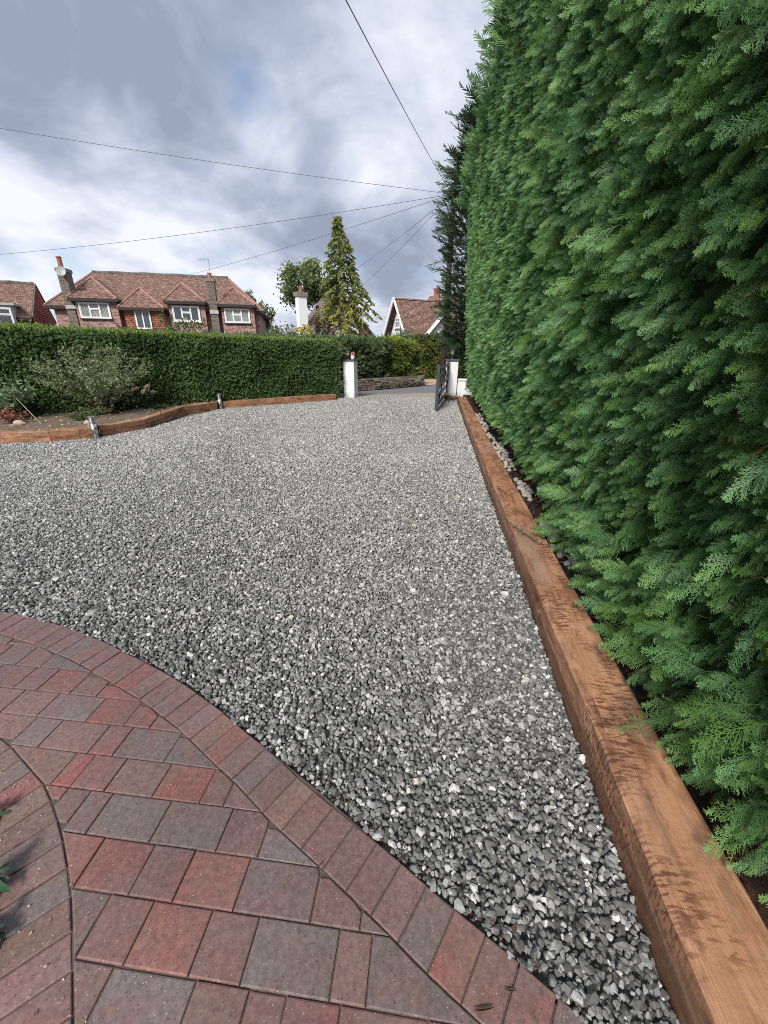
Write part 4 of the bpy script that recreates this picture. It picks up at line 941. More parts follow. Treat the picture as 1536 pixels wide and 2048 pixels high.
class Front:
    """a vertical facade plane through two plan points; local a along it, b back from it"""
    def __init__(s, p0, p1):
        s.o = Vector((p0[0], p0[1], 0)); s.a = Vector((p1[0] - p0[0], p1[1] - p0[1], 0)).normalized(); s.n = Vector((-s.a.y, s.a.x, 0))
        if s.n.y < 0: s.n = -s.n
    def loc(s, px, py, b=0.0):
        p = on_plane(px, py, s.o + s.n * b, s.n); return ((p - s.o).dot(s.a), p.z)
    def P(s, a, b, z): return s.o + s.a * a + s.n * b + Vector((0, 0, z))
    def M(s): return Matrix.Translation(s.o) @ Matrix(((s.a.x, s.n.x, 0, 0), (s.a.y, s.n.y, 0, 0), (0, 0, 1, 0), (0, 0, 0, 1)))
def z4(px0): return lambda x, y: (100 + x / 3.491, 500 + y / 3.491)
zz4 = z4(0)
def window(F, parent, a0, a1, z0, z1, b, layout, glass, lattice=True, wb=.065):
    """layout: list of (a0,a1,z0,z1) panes in 0..1 of the window"""
    M = F.M(); fr = MB(); fr.box((a0, b - .05, z0), (a1, b + .03, z0 + wb), M); fr.box((a0, b - .05, z1 - wb), (a1, b + .03, z1), M)
    fr.box((a0, b - .05, z0 + wb), (a0 + wb, b + .03, z1 - wb), M); fr.box((a1 - wb, b - .05, z0 + wb), (a1, b + .03, z1 - wb), M)
    w, h = a1 - a0, z1 - z0; rects = []
    for (p, q_, r, s_) in layout: rects.append((a0 + p * w, a0 + q_ * w, z0 + r * h, z0 + s_ * h))
    for i, (p, q_, r, s_) in enumerate(rects):   # casement rims
        e = .028
        fr.box((p, b - .045, r), (q_, b + .02, r + e), M); fr.box((p, b - .045, s_ - e), (q_, b + .02, s_), M); fr.box((p, b - .045, r + e), (p + e, b + .02, s_ - e), M); fr.box((q_ - e, b - .045, r + e), (q_, b + .02, s_ - e), M)
    for p, q_ in sorted({(round(r_[1], 3), 0) for r_ in layout if r_[1] < .97}): x = a0 + p * w; fr.box((x - .012, b - .052, z0 + wb), (x + .03, b + .025, z1 - wb), M)
    for r_ in layout:
        if .05 < r_[2] < .9: zc = z0 + r_[2] * h; fr.box((a0 + r_[0] * w, b - .051, zc - .03), (a0 + r_[1] * w, b + .024, zc + .012), M)
    o = fr.build('window', M_pvc, parent)
    MB().box((a0 - .06, b - .10, z0 - .06), (a1 + .06, b + .02, z0 - .002), M).build('sill', M_pvc if not lattice else M_fascia, o)
    for p, q_, r, s_ in rects:
        MB().box((p + .026, b - .006, r + .026), (q_ - .026, b + .004, s_ - .026), M).build('pane', glass, o)
    if lattice:
        lt = MB()
        for p, q_, r, s_ in rects:
            p, q_, r, s_ = p + .03, q_ - .03, r + .03, s_ - .03; st = .16; W_, H_ = q_ - p, s_ - r
            for sg in (1, -1):
                k = -H_ * 1.0
                while k < W_ + H_:
                    pts = []
                    for zt in (0, H_):
                        x = k + (zt * .62 if sg > 0 else (H_ - zt) * .62); pts.append((x, zt))
                    (x0, y0), (x1, y1) = pts
                    def clip(x0, y0, x1, y1):
                        dx = x1 - x0; lo, hi = 0.0, 1.0
                        if abs(dx) > 1e-9:
                            ta, tb = sorted(((0 - x0) / dx, (W_ - x0) / dx)); lo, hi = max(lo, ta), min(hi, tb)
                        elif not 0 <= x0 <= W_: return None
                        return None if hi - lo < .05 else (x0 + dx * lo, y0 + (y1 - y0) * lo, x0 + dx * hi, y0 + (y1 - y0) * hi)
                    cc = clip(x0, y0, x1, y1)
                    if cc: lt.bar(F.P(p + cc[0], b - .012, r + cc[1]), F.P(p + cc[2], b - .012, r + cc[3]), .008, .012, F.n)
                    k += st
        if lt.v: o2 = lt.build('lattice', M_leadline, o); o2['kind'] = 'stuff'
    return o

TRIPLE = [(.05, .33, .07, .93), (.35, .65, .07, .55), (.35, .65, .60, .93), (.67, .95, .07, .93)]
DOUBLE = [(.06, .49, .05, .95), (.51, .94, .05, .95)]
# ---- main house
pA_, pB_ = at(118.6, 657, 27), at(521, 655, 29.6); F = Front(pA_, pB_)
house = thing('house', 'wide brick house with red clay hipped roof and four tiled dormer gables', 'house', None, (F.o + F.a * 6 + F.n * 4)[:])
WD = F.loc(521, 657)[0]; ez = F.loc(*zz4(640, 402), -.35)[1]; (rl_, rz) = F.loc(*zz4(298, 157), 4.0); rr_ = F.loc(*zz4(1245, 222), 4.0)[0]
DEP = 8.0; M = F.M()
MB().add([F.P(*p) for p in ((0, 0, -2), (WD, 0, -2), (WD, DEP, -2), (0, DEP, -2), (0, 0, ez), (WD, 0, ez), (WD, DEP, ez), (0, DEP, ez))], [(0, 1, 5, 4), (1, 2, 6, 5), (2, 3, 7, 6), (3, 0, 4, 7)]).build('wall', M_brick, house, uv=True)
ov = .32; el = (-ov, WD + ov)
rf = MB(); rf.add([F.P(el[0], -ov, ez), F.P(el[1], -ov, ez), F.P(el[1], DEP + ov, ez), F.P(el[0], DEP + ov, ez), F.P(rl_, 4, rz), F.P(rr_, 4, rz)], [(0, 1, 5, 4), (1, 2, 5), (2, 3, 4, 5), (3, 0, 4)])
roof = rf.build('roof', M_roof, house, uv=True)
MB().box((el[0], -ov, ez - .17), (el[1], DEP + ov, ez - .004), M).build('fascia', M_fascia, house)
rt = [F.P(rl_ + (rr_ - rl_) * i / 24, 4, rz + .02 + .015 * math.sin(i * 5.1)) for i in range(25)]
MB().tube(rt, .11, 6).build('ridge', M_ridge, roof)
for p, q_ in (((el[0], -ov, ez), (rl_, 4, rz)), ((el[1], -ov, ez), (rr_, 4, rz))): MB().tube([F.P(*p), F.P(*q_)], .075, 6).build('hip', M_hip, roof)
def dormer(xl_, xr_, ey, axx, ayy, wx0, wx1, fb_, ab, mw, win, lay, glass, low=None, lattice=True):
    """a bay with its own hipped roof; coordinates read in the 3.491x crop"""
    a0, z0 = F.loc(*zz4(xl_, ey[0]), fb_ - .3); a1, _z = F.loc(*zz4(xr_, ey[1]), fb_ - .3); z0 = (z0 + _z) / 2; aa, az_ = F.loc(*zz4(axx, ayy), ab)
    w0, _ = F.loc(*zz4(wx0, ey[0]), fb_); w1, _ = F.loc(*zz4(wx1, ey[1]), fb_)
    MB().add([F.P(*p) for p in ((w0, fb_, -2), (w1, fb_, -2), (w1, 2.5, -2), (w0, 2.5, -2), (w0, fb_, z0), (w1, fb_, z0), (w1, 2.5, z0), (w0, 2.5, z0))], [(0, 1, 5, 4), (1, 2, 6, 5), (3, 0, 4, 7)]).build('bay', mw, house, uv=True)
    r_ = MB().add([F.P(a0, fb_ - .3, z0), F.P(a1, fb_ - .3, z0), F.P(aa, ab, az_), F.P(a0, 4.2, z0), F.P(a1, 4.2, z0), F.P(aa, 4.2, az_)], [(0, 1, 2), (1, 4, 5, 2), (3, 0, 2, 5)]).build('bay_roof', M_roof, house, uv=True)
    MB().tube([F.P(a0, fb_ - .3, z0 + .01), F.P(aa, ab, az_ + .02)], .07, 6).build('hip', M_hip, r_); MB().tube([F.P(a1, fb_ - .3, z0 + .01), F.P(aa, ab, az_ + .02)], .07, 6).build('hip', M_hip, r_)
    MB().box((a0, fb_ - .31, z0 - .16), (a1, 2.2, z0 - .004), M).build('bay_fascia', M_fascia, house)
    (x0, y0), (x1, y1) = win; u0, v1 = F.loc(*zz4(x0, y0), fb_ - .02); u1, v0 = F.loc(*zz4(x1, y1), fb_ - .02); window(F, house, u0, u1, v0, v1, fb_ - .02, lay, glass, lattice)
dormer(112, 470, (322, 352), 285, 190, 160, 462, -.55, 1.5, M_brick, ((192, 362), (434, 480)), TRIPLE, M_curt)
dormer(470, 795, (396, 408), 622, 268, 508, 785, -.60, 1.3, M_tilehung, ((584, 417), (719, 553)), DOUBLE, M_dkglass)
dormer(788, 1082, (352, 362), 918, 232, 820, 1075, -.45, 1.5, M_brick, ((848, 388), (1056, 500)), TRIPLE, M_dkglass, lattice=False)
dormer(1162, 1435, (375, 386), 1275, 262, 1190, 1420, -.45, 1.5, M_brick, ((1213, 406), (1402, 512)), TRIPLE, M_curt)
dpx, dpz = F.loc(*zz4(1168, 380), -.06); MB().tube([F.P(dpx, -.06, dpz), F.P(dpx, -.06, -1.5)], .04, 6).build('downpipe', M_fascia, house); dpx, dpz = F.loc(*zz4(480, 400), -.06); MB().tube([F.P(dpx, -.06, dpz), F.P(dpx, -.06, -1.5)], .04, 6).build('downpipe', M_fascia, house)
def chimney(xa, xb, yt, yb, b_, d_, pots, parent, m, cap=True):
    a0, zt = F.loc(*zz4(xa, yt), b_); a1, _ = F.loc(*zz4(xb, yt), b_); zb_ = F.loc(*zz4(xa, yb), b_)[1]
    c = MB(); vs = [(a0, b_), (a1, b_), (a1, b_ + d_), (a0, b_ + d_)]
    c.add([F.P(x, y, -2 if yb > 600 else zb_) for x, y in vs] + [F.P(x, y, zt) for x, y in vs], [(0, 1, 5, 4), (1, 2, 6, 5), (2, 3, 7, 6), (3, 0, 4, 7), (4, 5, 6, 7)])
    o = c.build('chimney', m, parent, uv=True)
    MB().box((a0 - .05, b_ - .05, zt - .16), (a1 + .05, b_ + d_ + .05, zt + .02), M).build('chimney_cap', m, o)
    for px_, h_ in pots: MB().lathe([(.16, 0), (.13, .04), (.12, h_ - .06), (.145, h_ - .05), (.14, h_)], F.P(a0 + (a1 - a0) * px_, b_ + d_ / 2, zt + .02), 12).build('chimney_pot', M_pot, o, smooth=False)
    return o, a0, a1, zt
# stacks rise from breasts on the front wall
ch1, c0, c1, zt1 = chimney(38, 100, 126, 640, -.50, .75, [(.32, .62)], house, M_chim)
sh = F.loc(*zz4(80, 395), -.52)[1]; MB().box((c0 + .02, -.58, sh - .10), (c1 + .12, -.50, sh + .08), M).build('shoulder', M_lead, house)
ch2, d0, d1, zt2 = chimney(1086, 1140, 198, 640, -.52, .6, [(.45, .32)], house, M_chim)
sh = F.loc(*zz4(1110, 430), -.54)[1]; MB().box((d0 - .02, -.58, sh - .12), (d1 + .05, -.52, sh + .10), M).build('shoulder', M_lead, house)
# satellite dish on the left stack, aerial on the right one
dc = F.P((c0 + c1) / 2 + .12, -.72, F.loc(*zz4(75, 148), -.72)[1]); dn = (Vector((.25, -1, .25))).normalized(); dx_ = dn.cross(Vector((0, 0, 1))).normalized(); dy_ = dx_.cross(dn)
dm = MB(); vs = [dc + dn * -.03]; 
for r_, z_ in ((.10, -.02), (.18, .015), (.25, .05)): vs += [dc + dn * z_ + (dx_ * math.cos(k * math.pi / 10) * r_ + dy_ * math.sin(k * math.pi / 10) * r_ * 1.05) for k in range(20)]
fs = [(0, 1 + k, 1 + (k + 1) % 20) for k in range(20)] + [(1 + j * 20 + k, 21 + j * 20 + k, 21 + j * 20 + (k + 1) % 20, 1 + j * 20 + (k + 1) % 20) for j in range(2) for k in range(20)]
dish = dm.add(vs, fs).build('satellite_dish', M_lead, house, smooth=True)
MB().tube([dc - dn * .03, dc - dn * .22], .02, 6).build('bracket', M_fascia, dish); MB().tube([dc - dy_ * .24 + dn * .04, dc + dn * .30 - dy_ * .10], .012, 5).build('arm', M_fascia, dish)
ax_, az_ = F.loc(*zz4(1120, 195), -.2); ax2, az2 = F.loc(*zz4(1106, 66), -.2)
ae = MB(); ae.tube([F.P(ax_, -.2, az_ - .3), F.P(ax_ + .02, -.2, az2)], .022, 6); aer = ae.build('aerial', M_lead, house)
MB().tube([F.P(ax_ - .55, -.3, az2 - .06), F.P(ax_ + .12, -.16, az2 + .04)], .014, 5).build('boom', M_lead, aer)
for k in range(7): x = ax_ - .5 + k * .085; MB().tube([F.P(x, -.28, az2 - .15 + k * .008), F.P(x, -.28, az2 + .07 + k * .008)], .007, 4).build('element', M_lead, aer)

# ---- neighbouring house at the left edge
z5 = lambda x, y: (x / 10.97, 540 + y / 10.97)
q0 = at(*z5(690, 1045), 25.5); F2 = Front(q0 - Vector((.88, .475, 0)).normalized() * 9.0, q0); L2 = 9.0
h2 = thing('house', 'red tiled house cut by the left edge, its gable hung with red tiles', 'house', None, F2.P(4.5, 3.5, 0)[:])
e2 = q0.z; (r2a, r2z) = F2.loc(*z5(760, 318), 3.4); be = F2.loc(*z5(1205, 1195), 6.9); Lr = L2
MB().add([F2.P(*p) for p in ((0, .25, -2), (Lr - .1, .25, -2), (Lr - .1, 6.7, -2), (0, 6.7, -2), (0, .25, e2), (Lr - .1, .25, e2), (Lr - .1, 6.7, e2), (0, 6.7, e2))], [(0, 1, 5, 4), (1, 2, 6, 5), (2, 3, 7, 6), (3, 0, 4, 7)]).build('wall', M_tilehung, h2, uv=True)
rf2 = MB().add([F2.P(0, 0, e2), F2.P(Lr, 0, e2), F2.P(Lr, 3.4, r2z), F2.P(0, 3.4, r2z), F2.P(0, 6.9, e2), F2.P(Lr, 6.9, e2)], [(0, 1, 2, 3), (3, 2, 5, 4)]).build('roof', M_roof, h2, uv=True)
MB().tube([F2.P(Lr * i / 16, 3.4, r2z + .02 + .02 * math.sin(i * 3.3)) for i in range(17)], .11, 6).build('ridge', M_ridge, rf2)
MB().box((0, -.02, e2 - .16), (Lr, .2, e2 - .006), F2.M()).build('fascia', M_fascia, h2)
nc = 20; ga = Lr + .0
for k in range(nc):   # courses of hung tiles on the gable, each lapping the next
    zl, zh = e2 - .2 + (r2z - e2 + .05) * k / nc, e2 - .2 + (r2z - e2 + .05) * (k + 1.15) / nc
    hw = lambda z: max(.02, 3.42 * (1 - max(0, (z - e2)) / (r2z - e2)))
    a_, b_ = hw(zl), hw(min(zh, r2z - .02)); d0_, d1_ = .075, .02
    MB().add([F2.P(ga + d0_, 3.4 - a_, zl), F2.P(ga + d0_, 3.4 + a_, zl), F2.P(ga + d1_, 3.4 + b_, zh), F2.P(ga + d1_, 3.4 - b_, zh), F2.P(ga - .05, 3.4 - a_, zl), F2.P(ga - .05, 3.4 + a_, zl)], [(0, 1, 2, 3), (4, 5, 1, 0)]).build('tile_course', M_hang, h2)
MB().bar(F2.P(Lr + .06, 0, e2), F2.P(Lr + .06, 3.4, r2z), .05, .12).build('verge', M_ridge, h2); MB().bar(F2.P(Lr + .06, 6.95, e2 - .03), F2.P(Lr + .06, 3.4, r2z), .05, .10).build('verge', M_fascia, h2)
wu, wv1 = F2.loc(*z5(300, 830), -.15); wl_, wv0 = F2.loc(*z5(375, 1300), -.15)
MB().box((wl_ - 2.6, -.12, wv0 - .3), (wl_ + .08, 1.6, wv1 + .12), F2.M()).build('dormer', M_lead, h2)
MB().box((wl_ - 2.75, -.28, wv1 + .121), (wl_ + .22, 2.2, wv1 + .24), F2.M()).build('dormer_roof', M_lead, h2)
window(F2, h2, wl_ - 2.0, wl_, wv0, wv1, -.16, [(.03, .32, .06, .66), (.03, .32, .70, .94), (.35, .65, .06, .66), (.35, .65, .70, .94), (.68, .97, .06, .66), (.68, .97, .70, .94)], M_dkglass, True)

# ---- white cottage with steep brown roof behind the conifer
z3 = lambda x, y: (540 + x / 4.042, 500 + y / 4.042)
kA, kB = at(*z3(250, 640), 28.0), at(*z3(855, 745), 31.5); F3 = Front(kA, kB)
cot = thing('cottage', 'white cottage with steep brown roof and white chimney behind the conifer', 'cottage', None, F3.P(2.5, 3, 0)[:])
rs_ = Vector((-1.9, 7.6, 0)); ra_, rb_ = rs_.dot(F3.a), rs_.dot(F3.n)
ac, zc = F3.loc(*z3(500, 300), 0); a_l, z_l = F3.loc(*z3(262, 640), 0); a_r, z_r = F3.loc(*z3(850, 745), 0)
MB().add([F3.P(a_l + .25, .25, -2), F3.P(a_r - .25, .25, -2), F3.P(a_r - .25, .25, z_r), F3.P(ac, .25, zc - .25), F3.P(a_l + .25, .25, z_l)], [(0, 1, 2, 3, 4)]).build('gable_wall', M_render, cot)
MB().add([F3.P(a_l + .25, .25, -2), F3.P(a_l + .25 + ra_, rb_, -2), F3.P(a_l + .25 + ra_, rb_, z_l), F3.P(a_l + .25, .25, z_l)], [(0, 1, 2, 3)]).build('side_wall', M_render, cot)
th = .28
def slab(F_, pts, th_, m, name, parent):
    n_ = (pts[1] - pts[0]).cross(pts[3] - pts[0]).normalized(); n_ = -n_ if n_.z > 0 else n_
    return MB().add(list(pts) + [p + n_ * th_ for p in pts], [(0, 1, 2, 3), (7, 6, 5, 4), (0, 4, 5, 1), (1, 5, 6, 2), (2, 6, 7, 3), (3, 7, 4, 0)]).build(name, m, parent, uv=True)
slab(F3, [F3.P(a_l - .15, -.3, z_l - .1), F3.P(ac, -.3, zc), F3.P(ac + ra_, rb_, zc), F3.P(a_l - .15 + ra_, rb_, z_l - .1)], th, M_roof2, 'roof', cot)
slab(F3, [F3.P(a_r + .15, -.3, z_r - .1), F3.P(a_r + .15 + ra_, rb_, z_r - .1), F3.P(ac + ra_, rb_, zc), F3.P(ac, -.3, zc)], th, M_roof2, 'roof', cot)
MB().bar(F3.P(a_r + .15, -.34, z_r - .12), F3.P(ac, -.34, zc - .06), .06, .22).build('barge_board', M_beam, cot)
for k in (.22, .36, .62, .8):
    x = a_l + (a_r - a_l) * k; zt_ = z_l + (zc - z_l) * (1 - abs(x - ac) / max(ac - a_l, a_r - ac)) - .35; MB().box((x - .09, .17, -.5), (x + .09, .249, zt_), F3.M()).build('timber', M_beam, cot)
w0, wz1 = F3.loc(*z3(455, 495), .2); w1, wz0 = F3.loc(*z3(500, 560), .2); window(F3, cot, w0 - .2, w1 + .25, wz0 - .2, wz1 + .15, .2, DOUBLE, M_dkglass, False)
cA, cZ = F3.loc(*z3(228, 372), -.9); cB, _ = F3.loc(*z3(296, 372), -.9); cZ2 = F3.loc(*z3(250, 338), -.9)[1]
wc = MB().box((cA, -.9, -1), (cB, -.45, cZ), F3.M()).build('chimney', M_render, cot); MB().box((cA - .07, -.97, cZ + .002), (cB + .07, -.38, cZ2), F3.M()).build('chimney_cap', M_chim, wc)
MB().lathe([(.12, 0), (.10, .3)], F3.P((cA + cB) / 2, -.68, cZ2), 10).build('chimney_pot', M_pot, wc)

# ---- white gabled house at the right, beyond the golden bush
gA, gB = at(*z3(940, 695), 37.5), at(*z3(1105, 690), 34.5); F4 = Front(gA, gB)
h4 = thing('house', 'white gabled house with long brown tiled roof beyond the golden bush', 'house', None, F4.P(2, 3, 0)[:])
a0_, b0_ = F4.loc(*z3(942, 695), 0); ga_, gz_ = F4.loc(*z3(1022, 385), 0); a1_ = F4.loc(*z3(1108, 690), 0)[0]
ridge_len = 9.0
MB().add([F4.P(a0_ + .2, .25, -2), F4.P(a1_ - .2, .25, -2), F4.P(a1_ - .2, .25, b0_), F4.P(ga_, .25, gz_ - .25), F4.P(a0_ + .2, .25, b0_)], [(0, 1, 2, 3, 4)]).build('gable_wall', M_render, h4)
MB().add([F4.P(a1_ - .2, .25, -2), F4.P(a1_ - .2, 9, -2), F4.P(a1_ - .2, 9, b0_), F4.P(a1_ - .2, .25, b0_)], [(0, 1, 2, 3)]).build('side_wall', M_render, h4)
slab(F4, [F4.P(a1_ + .15, -.25, b0_ - .1), F4.P(a1_ + .15, ridge_len, b0_ - .1), F4.P(ga_, ridge_len, gz_), F4.P(ga_, -.25, gz_)], .18, M_roof, 'roof', h4)
slab(F4, [F4.P(a0_ - .15, -.25, b0_ - .1), F4.P(ga_, -.25, gz_), F4.P(ga_, ridge_len, gz_), F4.P(a0_ - .15, ridge_len, b0_ - .1)], .18, M_roof, 'roof', h4)
MB().bar(F4.P(a0_ - .15, -.28, b0_ - .1), F4.P(ga_, -.28, gz_ - .04), .06, .26).build('barge_board', M_pvc, h4); MB().bar(F4.P(a1_ + .15, -.28, b0_ - .1), F4.P(ga_, -.28, gz_ - .04), .06, .20).build('barge_board', M_pvc, h4)
MB().bar(F4.P(a0_ + .15, -.1, b0_ - .1), F4.P(ga_, -.1, gz_ - .32), .05, .3).build('barge_shadow_board', M_beam, h4)
w0, wz1 = F4.loc(*z3(1014, 552), .2); w1, wz0 = F4.loc(*z3(1046, 628), .2); window(F4, h4, w0, w1, wz0, wz1, .2, [(.06, .48, .06, .62), (.06, .48, .66, .94), (.52, .94, .06, .62), (.52, .94, .66, .94)], M_dkglass, False, .05)
MB().tube([F4.P(w1 + .25, .2, b0_ - .5), F4.P(w1 + .25, .2, wz1 + .3)], .05, 6).build('drainpipe', M_beam, h4)
# cross wing to the right
rA = at(*z3(1150, 690), 34.0); rB = at(*z3(1560, 690), 33.0); F5 = Front(rA, rB); xr, zr = F5.loc(*z3(1420, 505), 0); x0, z0_ = F5.loc(*z3(1262, 700), 0)
xw = 2 * xr - x0
MB().add([F5.P(x0 + .2, .2, -2), F5.P(xw - .2, .2, -2), F5.P(xw - .2, .2, z0_), F5.P(xr, .2, zr - .2), F5.P(x0 + .2, .2, z0_)], [(0, 1, 2, 3, 4)]).build('wing_wall', M_render, h4)
tz = F5.loc(*z3(1335, 372), 6.0)[1]; tx = F5.loc(*z3(1290, 372), 6.0)[0]
slab(F5, [F5.P(x0 - .2, -.25, z0_ - .2), F5.P(xr, -.25, zr), F5.P(xr + .2, 7, zr + .1), F5.P(x0 - .2, 7, z0_ - .2)], .16, M_roof2, 'wing_roof', h4)
slab(F5, [F5.P(xw + .2, -.25, z0_ - .2), F5.P(xw + .2, 7, z0_ - .2), F5.P(xr + .2, 7, zr + .1), F5.P(xr, -.25, zr)], .16, M_roof2, 'wing_roof', h4)
MB().bar(F5.P(x0 - .2, -.29, z0_ - .2), F5.P(xr, -.29, zr - .02), .06, .24).build('barge_board', M_pvc, h4)
kz = F5.loc(*z3(1230, 690), 2.0)
MB().add([F5.P(x0 - 2.4, 1.2, z0_ - .5), F5.P(x0 + 5.5, 1.2, z0_ - .5), F5.P(x0 + 5.5, 6.0, tz), F5.P(tx, 6.0, tz), F5.P(x0 + 5.5, 10, z0_), F5.P(x0 - 2, 10, z0_)], [(0, 1, 2, 3), (3, 2, 4, 5), (0, 3, 5)]).build('main_roof', M_roof2, h4, uv=True)
cA, cZ = F5.loc(*z3(1330, 325), 6.0); cB, _ = F5.loc(*z3(1375, 325), 6.0); hc = MB().box((cA, 5.6, tz - .5), (cB, 6.3, cZ), F5.M()).build('chimney', M_pot, h4)
MB().box((cA - .05, 5.55, cZ + .001), (cB + .05, 6.35, cZ + .1), F5.M()).build('chimney_cap', M_pot, hc)
# flat roofed garage
oA, oB = at(*z3(842, 740), 31.0), at(*z3(1010, 740), 33.0); F6 = Front(oA, oB); gw = F6.loc(*z3(1010, 740))[0]; gz1 = F6.loc(*z3(900, 705))[1]
gar = thing('garage', 'low white flat roofed garage seen over the far hedge', 'garage', None, F6.P(gw / 2, 1.5, 0)[:])
MB().box((0, 0, -1), (gw, 5, gz1 - .15), F6.M()).build('wall', M_render, gar); MB().box((-.2, -.2, gz1 - .149), (gw + .2, 5.2, gz1), F6.M()).build('flat_roof', M_lead, gar)
MB().box((gw * .5, -.03, gz1 - .75), (gw * .9, -.003, gz1 - .25), F6.M()).build('window_pane', M_dkglass, gar)

# ================================================================== TREES, SHRUBS
# drooping conifer in front of the cottage
M_spr = leaf_mat('golden_conifer', [(0, (.06, .085, .022)), (.4, (.145, .185, .045)), (.75, (.27, .30, .06)), (1, (.38, .38, .085))], .25, attr='GEOMETRY')
M_brn = simple('bare_twig', (.115, .075, .055), .9, .3, 8)
con = thing('conifer_tree', 'slim drooping yellow green conifer with a bare pale trunk across the road', 'tree', None, (-1.95, 20, 0))
cb_ = at(686, 690, 20.0); ct_ = at(673, 425, 20.0); axis = lambda z: Vector((np.interp(z, [cb_.z, ct_.z], [cb_.x, ct_.x]), 20.0, z))
M_pale = simple('pale_bark', (.30, .24, .20), .9, .3, 8, bump=.5)
zs = np.linspace(-.3, ct_.z, 14); MB().tube([axis(float(z)) + Vector((.03 * math.sin(z * 3), 0, 0)) for z in zs], list(np.linspace(.12, .012, 14)), 8).build('trunk', M_pale, con, smooth=True)
LV, LF, LT, BR = [], [], [], MB(); DB = MB()
nbr = 205
for k in range(nbr):
    s_ = (k / nbr) ** .85; z = 1.75 + (ct_.z - 1.85) * s_; az = k * 2.39996 + random.uniform(-.3, .3)
    rad_ = float(np.interp(z, [1.6, 2.4, 3.3, 4.4, 5.4, 6.1, 6.7], [1.28, 1.34, 1.2, .90, .56, .22, .04])) * random.choice((.55, .75, .9, 1.0, 1.1, 1.15)) * random.uniform(.88, 1.1) * (1 + (.12 if math.cos(az) > 0 else .26) * math.cos(az) + .14 * math.sin(3 * az + z * 2.0))
    o_ = axis(z); dirv = Vector((math.cos(az), math.sin(az), 0)); path = [o_ + dirv * (rad_ * u_) + Vector((0, 0, rad_ * (.30 * u_ - .62 * u_ * u_))) for u_ in (0, .25, .5, .75, 1)]
    dead = z < 2.75 and random.random() < .55 and math.cos(az) < .75
    BR.tube(path, [.018 * (1 - .15 * i) * max(.4, rad_) for i in range(5)], 4, False)
    nl = int((20 if dead else 58) * max(.3, rad_) * (.7 if z < 3.2 else 1.0))
    for j in range(nl):
        u_ = .22 + .78 * math.sqrt(random.random()); x_ = u_ * 4; i = min(int(x_), 3); p = path[i].lerp(path[i + 1], x_ - i)
        dd = dirv * random.gauss(.35, .35) + Vector((0, 0, -1)) * random.uniform(.1, 1.0) + Vector((-dirv.y, dirv.x, 0)) * random.gauss(0, .75); dd.normalize()
        L_ = random.uniform(.09, .26); sd = dd.cross(Vector((random.gauss(0, 1), random.gauss(0, 1), random.gauss(0, 1)))).normalized() * (L_ * .15)
        if dead: DB.bar(p, p + dd * L_, .009, .009); continue
        b0 = len(LV); LV.extend([tuple(p), tuple(p + dd * L_ * .45 + sd), tuple(p + dd * L_), tuple(p + dd * L_ * .45 - sd)]); LF.append((b0, b0 + 1, b0 + 2, b0 + 3)); tn = min(1, max(0, .25 + .55 * u_ * random.uniform(.5, 1.2) + (.12 if z < 3.6 else -.14))); LT.extend([tn] * 4)
BR.build('branches', M_brn, con)['kind'] = 'stuff'; DB.build('dead_twigs', M_brn, con)['kind'] = 'stuff'
o = mesh_np('crown', LV, LF, M_spr, con); o.data.attributes.new('tone', 'FLOAT', 'POINT').data.foreach_set('value', LT); o['kind'] = 'stuff'

def crown_tree(label, c, rad3, zb, n, size, m, nclump=26, hollow=.35, trunk=.12, cat='tree', name='broadleaf_tree'):
    r = thing(name, label, cat, None, (c[0], c[1], 0)); c = Vector(c)
    MB().tube([(c.x, c.y, zb), (c.x + .03, c.y, c.z - rad3[2] * .3), (c.x, c.y, c.z + rad3[2] * .4)], [trunk, trunk * .75, trunk * .3], 8).build('trunk', M_bark, r, smooth=True)
    lb = MB(); P = []; T = []
    for k in range(nclump):
        d = Vector((random.gauss(0, 1), random.gauss(0, 1), random.gauss(0, .9))).normalized() * random.uniform(hollow, 1) ** .6
        cc = c + Vector((d.x * rad3[0], d.y * rad3[1], d.z * rad3[2])); lb.tube([(c.x, c.y, max(zb + .2, c.z - rad3[2] * .5)), c.lerp(cc, .5) + Vector((0, 0, .05)), cc], [trunk * .35, trunk * .2, trunk * .05], 4, False)
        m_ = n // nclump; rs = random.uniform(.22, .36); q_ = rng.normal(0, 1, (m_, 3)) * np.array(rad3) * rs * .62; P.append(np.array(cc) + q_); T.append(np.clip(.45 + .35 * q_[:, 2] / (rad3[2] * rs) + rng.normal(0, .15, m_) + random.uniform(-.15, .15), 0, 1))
    lb.build('branches', M_bark, r)['kind'] = 'stuff'
    P = np.concatenate(P); o = leaf_cloud('crown', P, size, m, r, .8); o['kind'] = 'stuff'
    o.data.attributes.new('tone', 'FLOAT', 'POINT').data.foreach_set('value', np.repeat(np.concatenate(T), 4).astype(np.float32)); return r
def G(name, stops, tr=.25): return leaf_mat(name, stops, tr, attr='GEOMETRY')
M_br = G('broadleaf', [(0, (.075, .105, .038)), (.5, (.17, .22, .085)), (1, (.31, .36, .17))], .4)
M_shr = G('shrub_leaf', [(0, (.04, .06, .02)), (.5, (.10, .14, .04)), (1, (.21, .24, .08))])
M_yel = G('yellow_leaf', [(0, (.16, .15, .02)), (.5, (.42, .34, .04)), (1, (.62, .48, .08))])
M_red = G('bronze_leaf', [(0, (.05, .03, .02)), (.5, (.12, .07, .045)), (1, (.20, .13, .08))])
M_wil = G('willow_leaf', [(0, (.06, .085, .05)), (1, (.20, .26, .15))])
c = at(607, 566, 44); crown_tree('round crowned tree rising behind the white chimney of the cottage', (c.x, c.y, c.z), (2.2, 2.0, 2.0), -1, 8500, .25, M_br, 46)
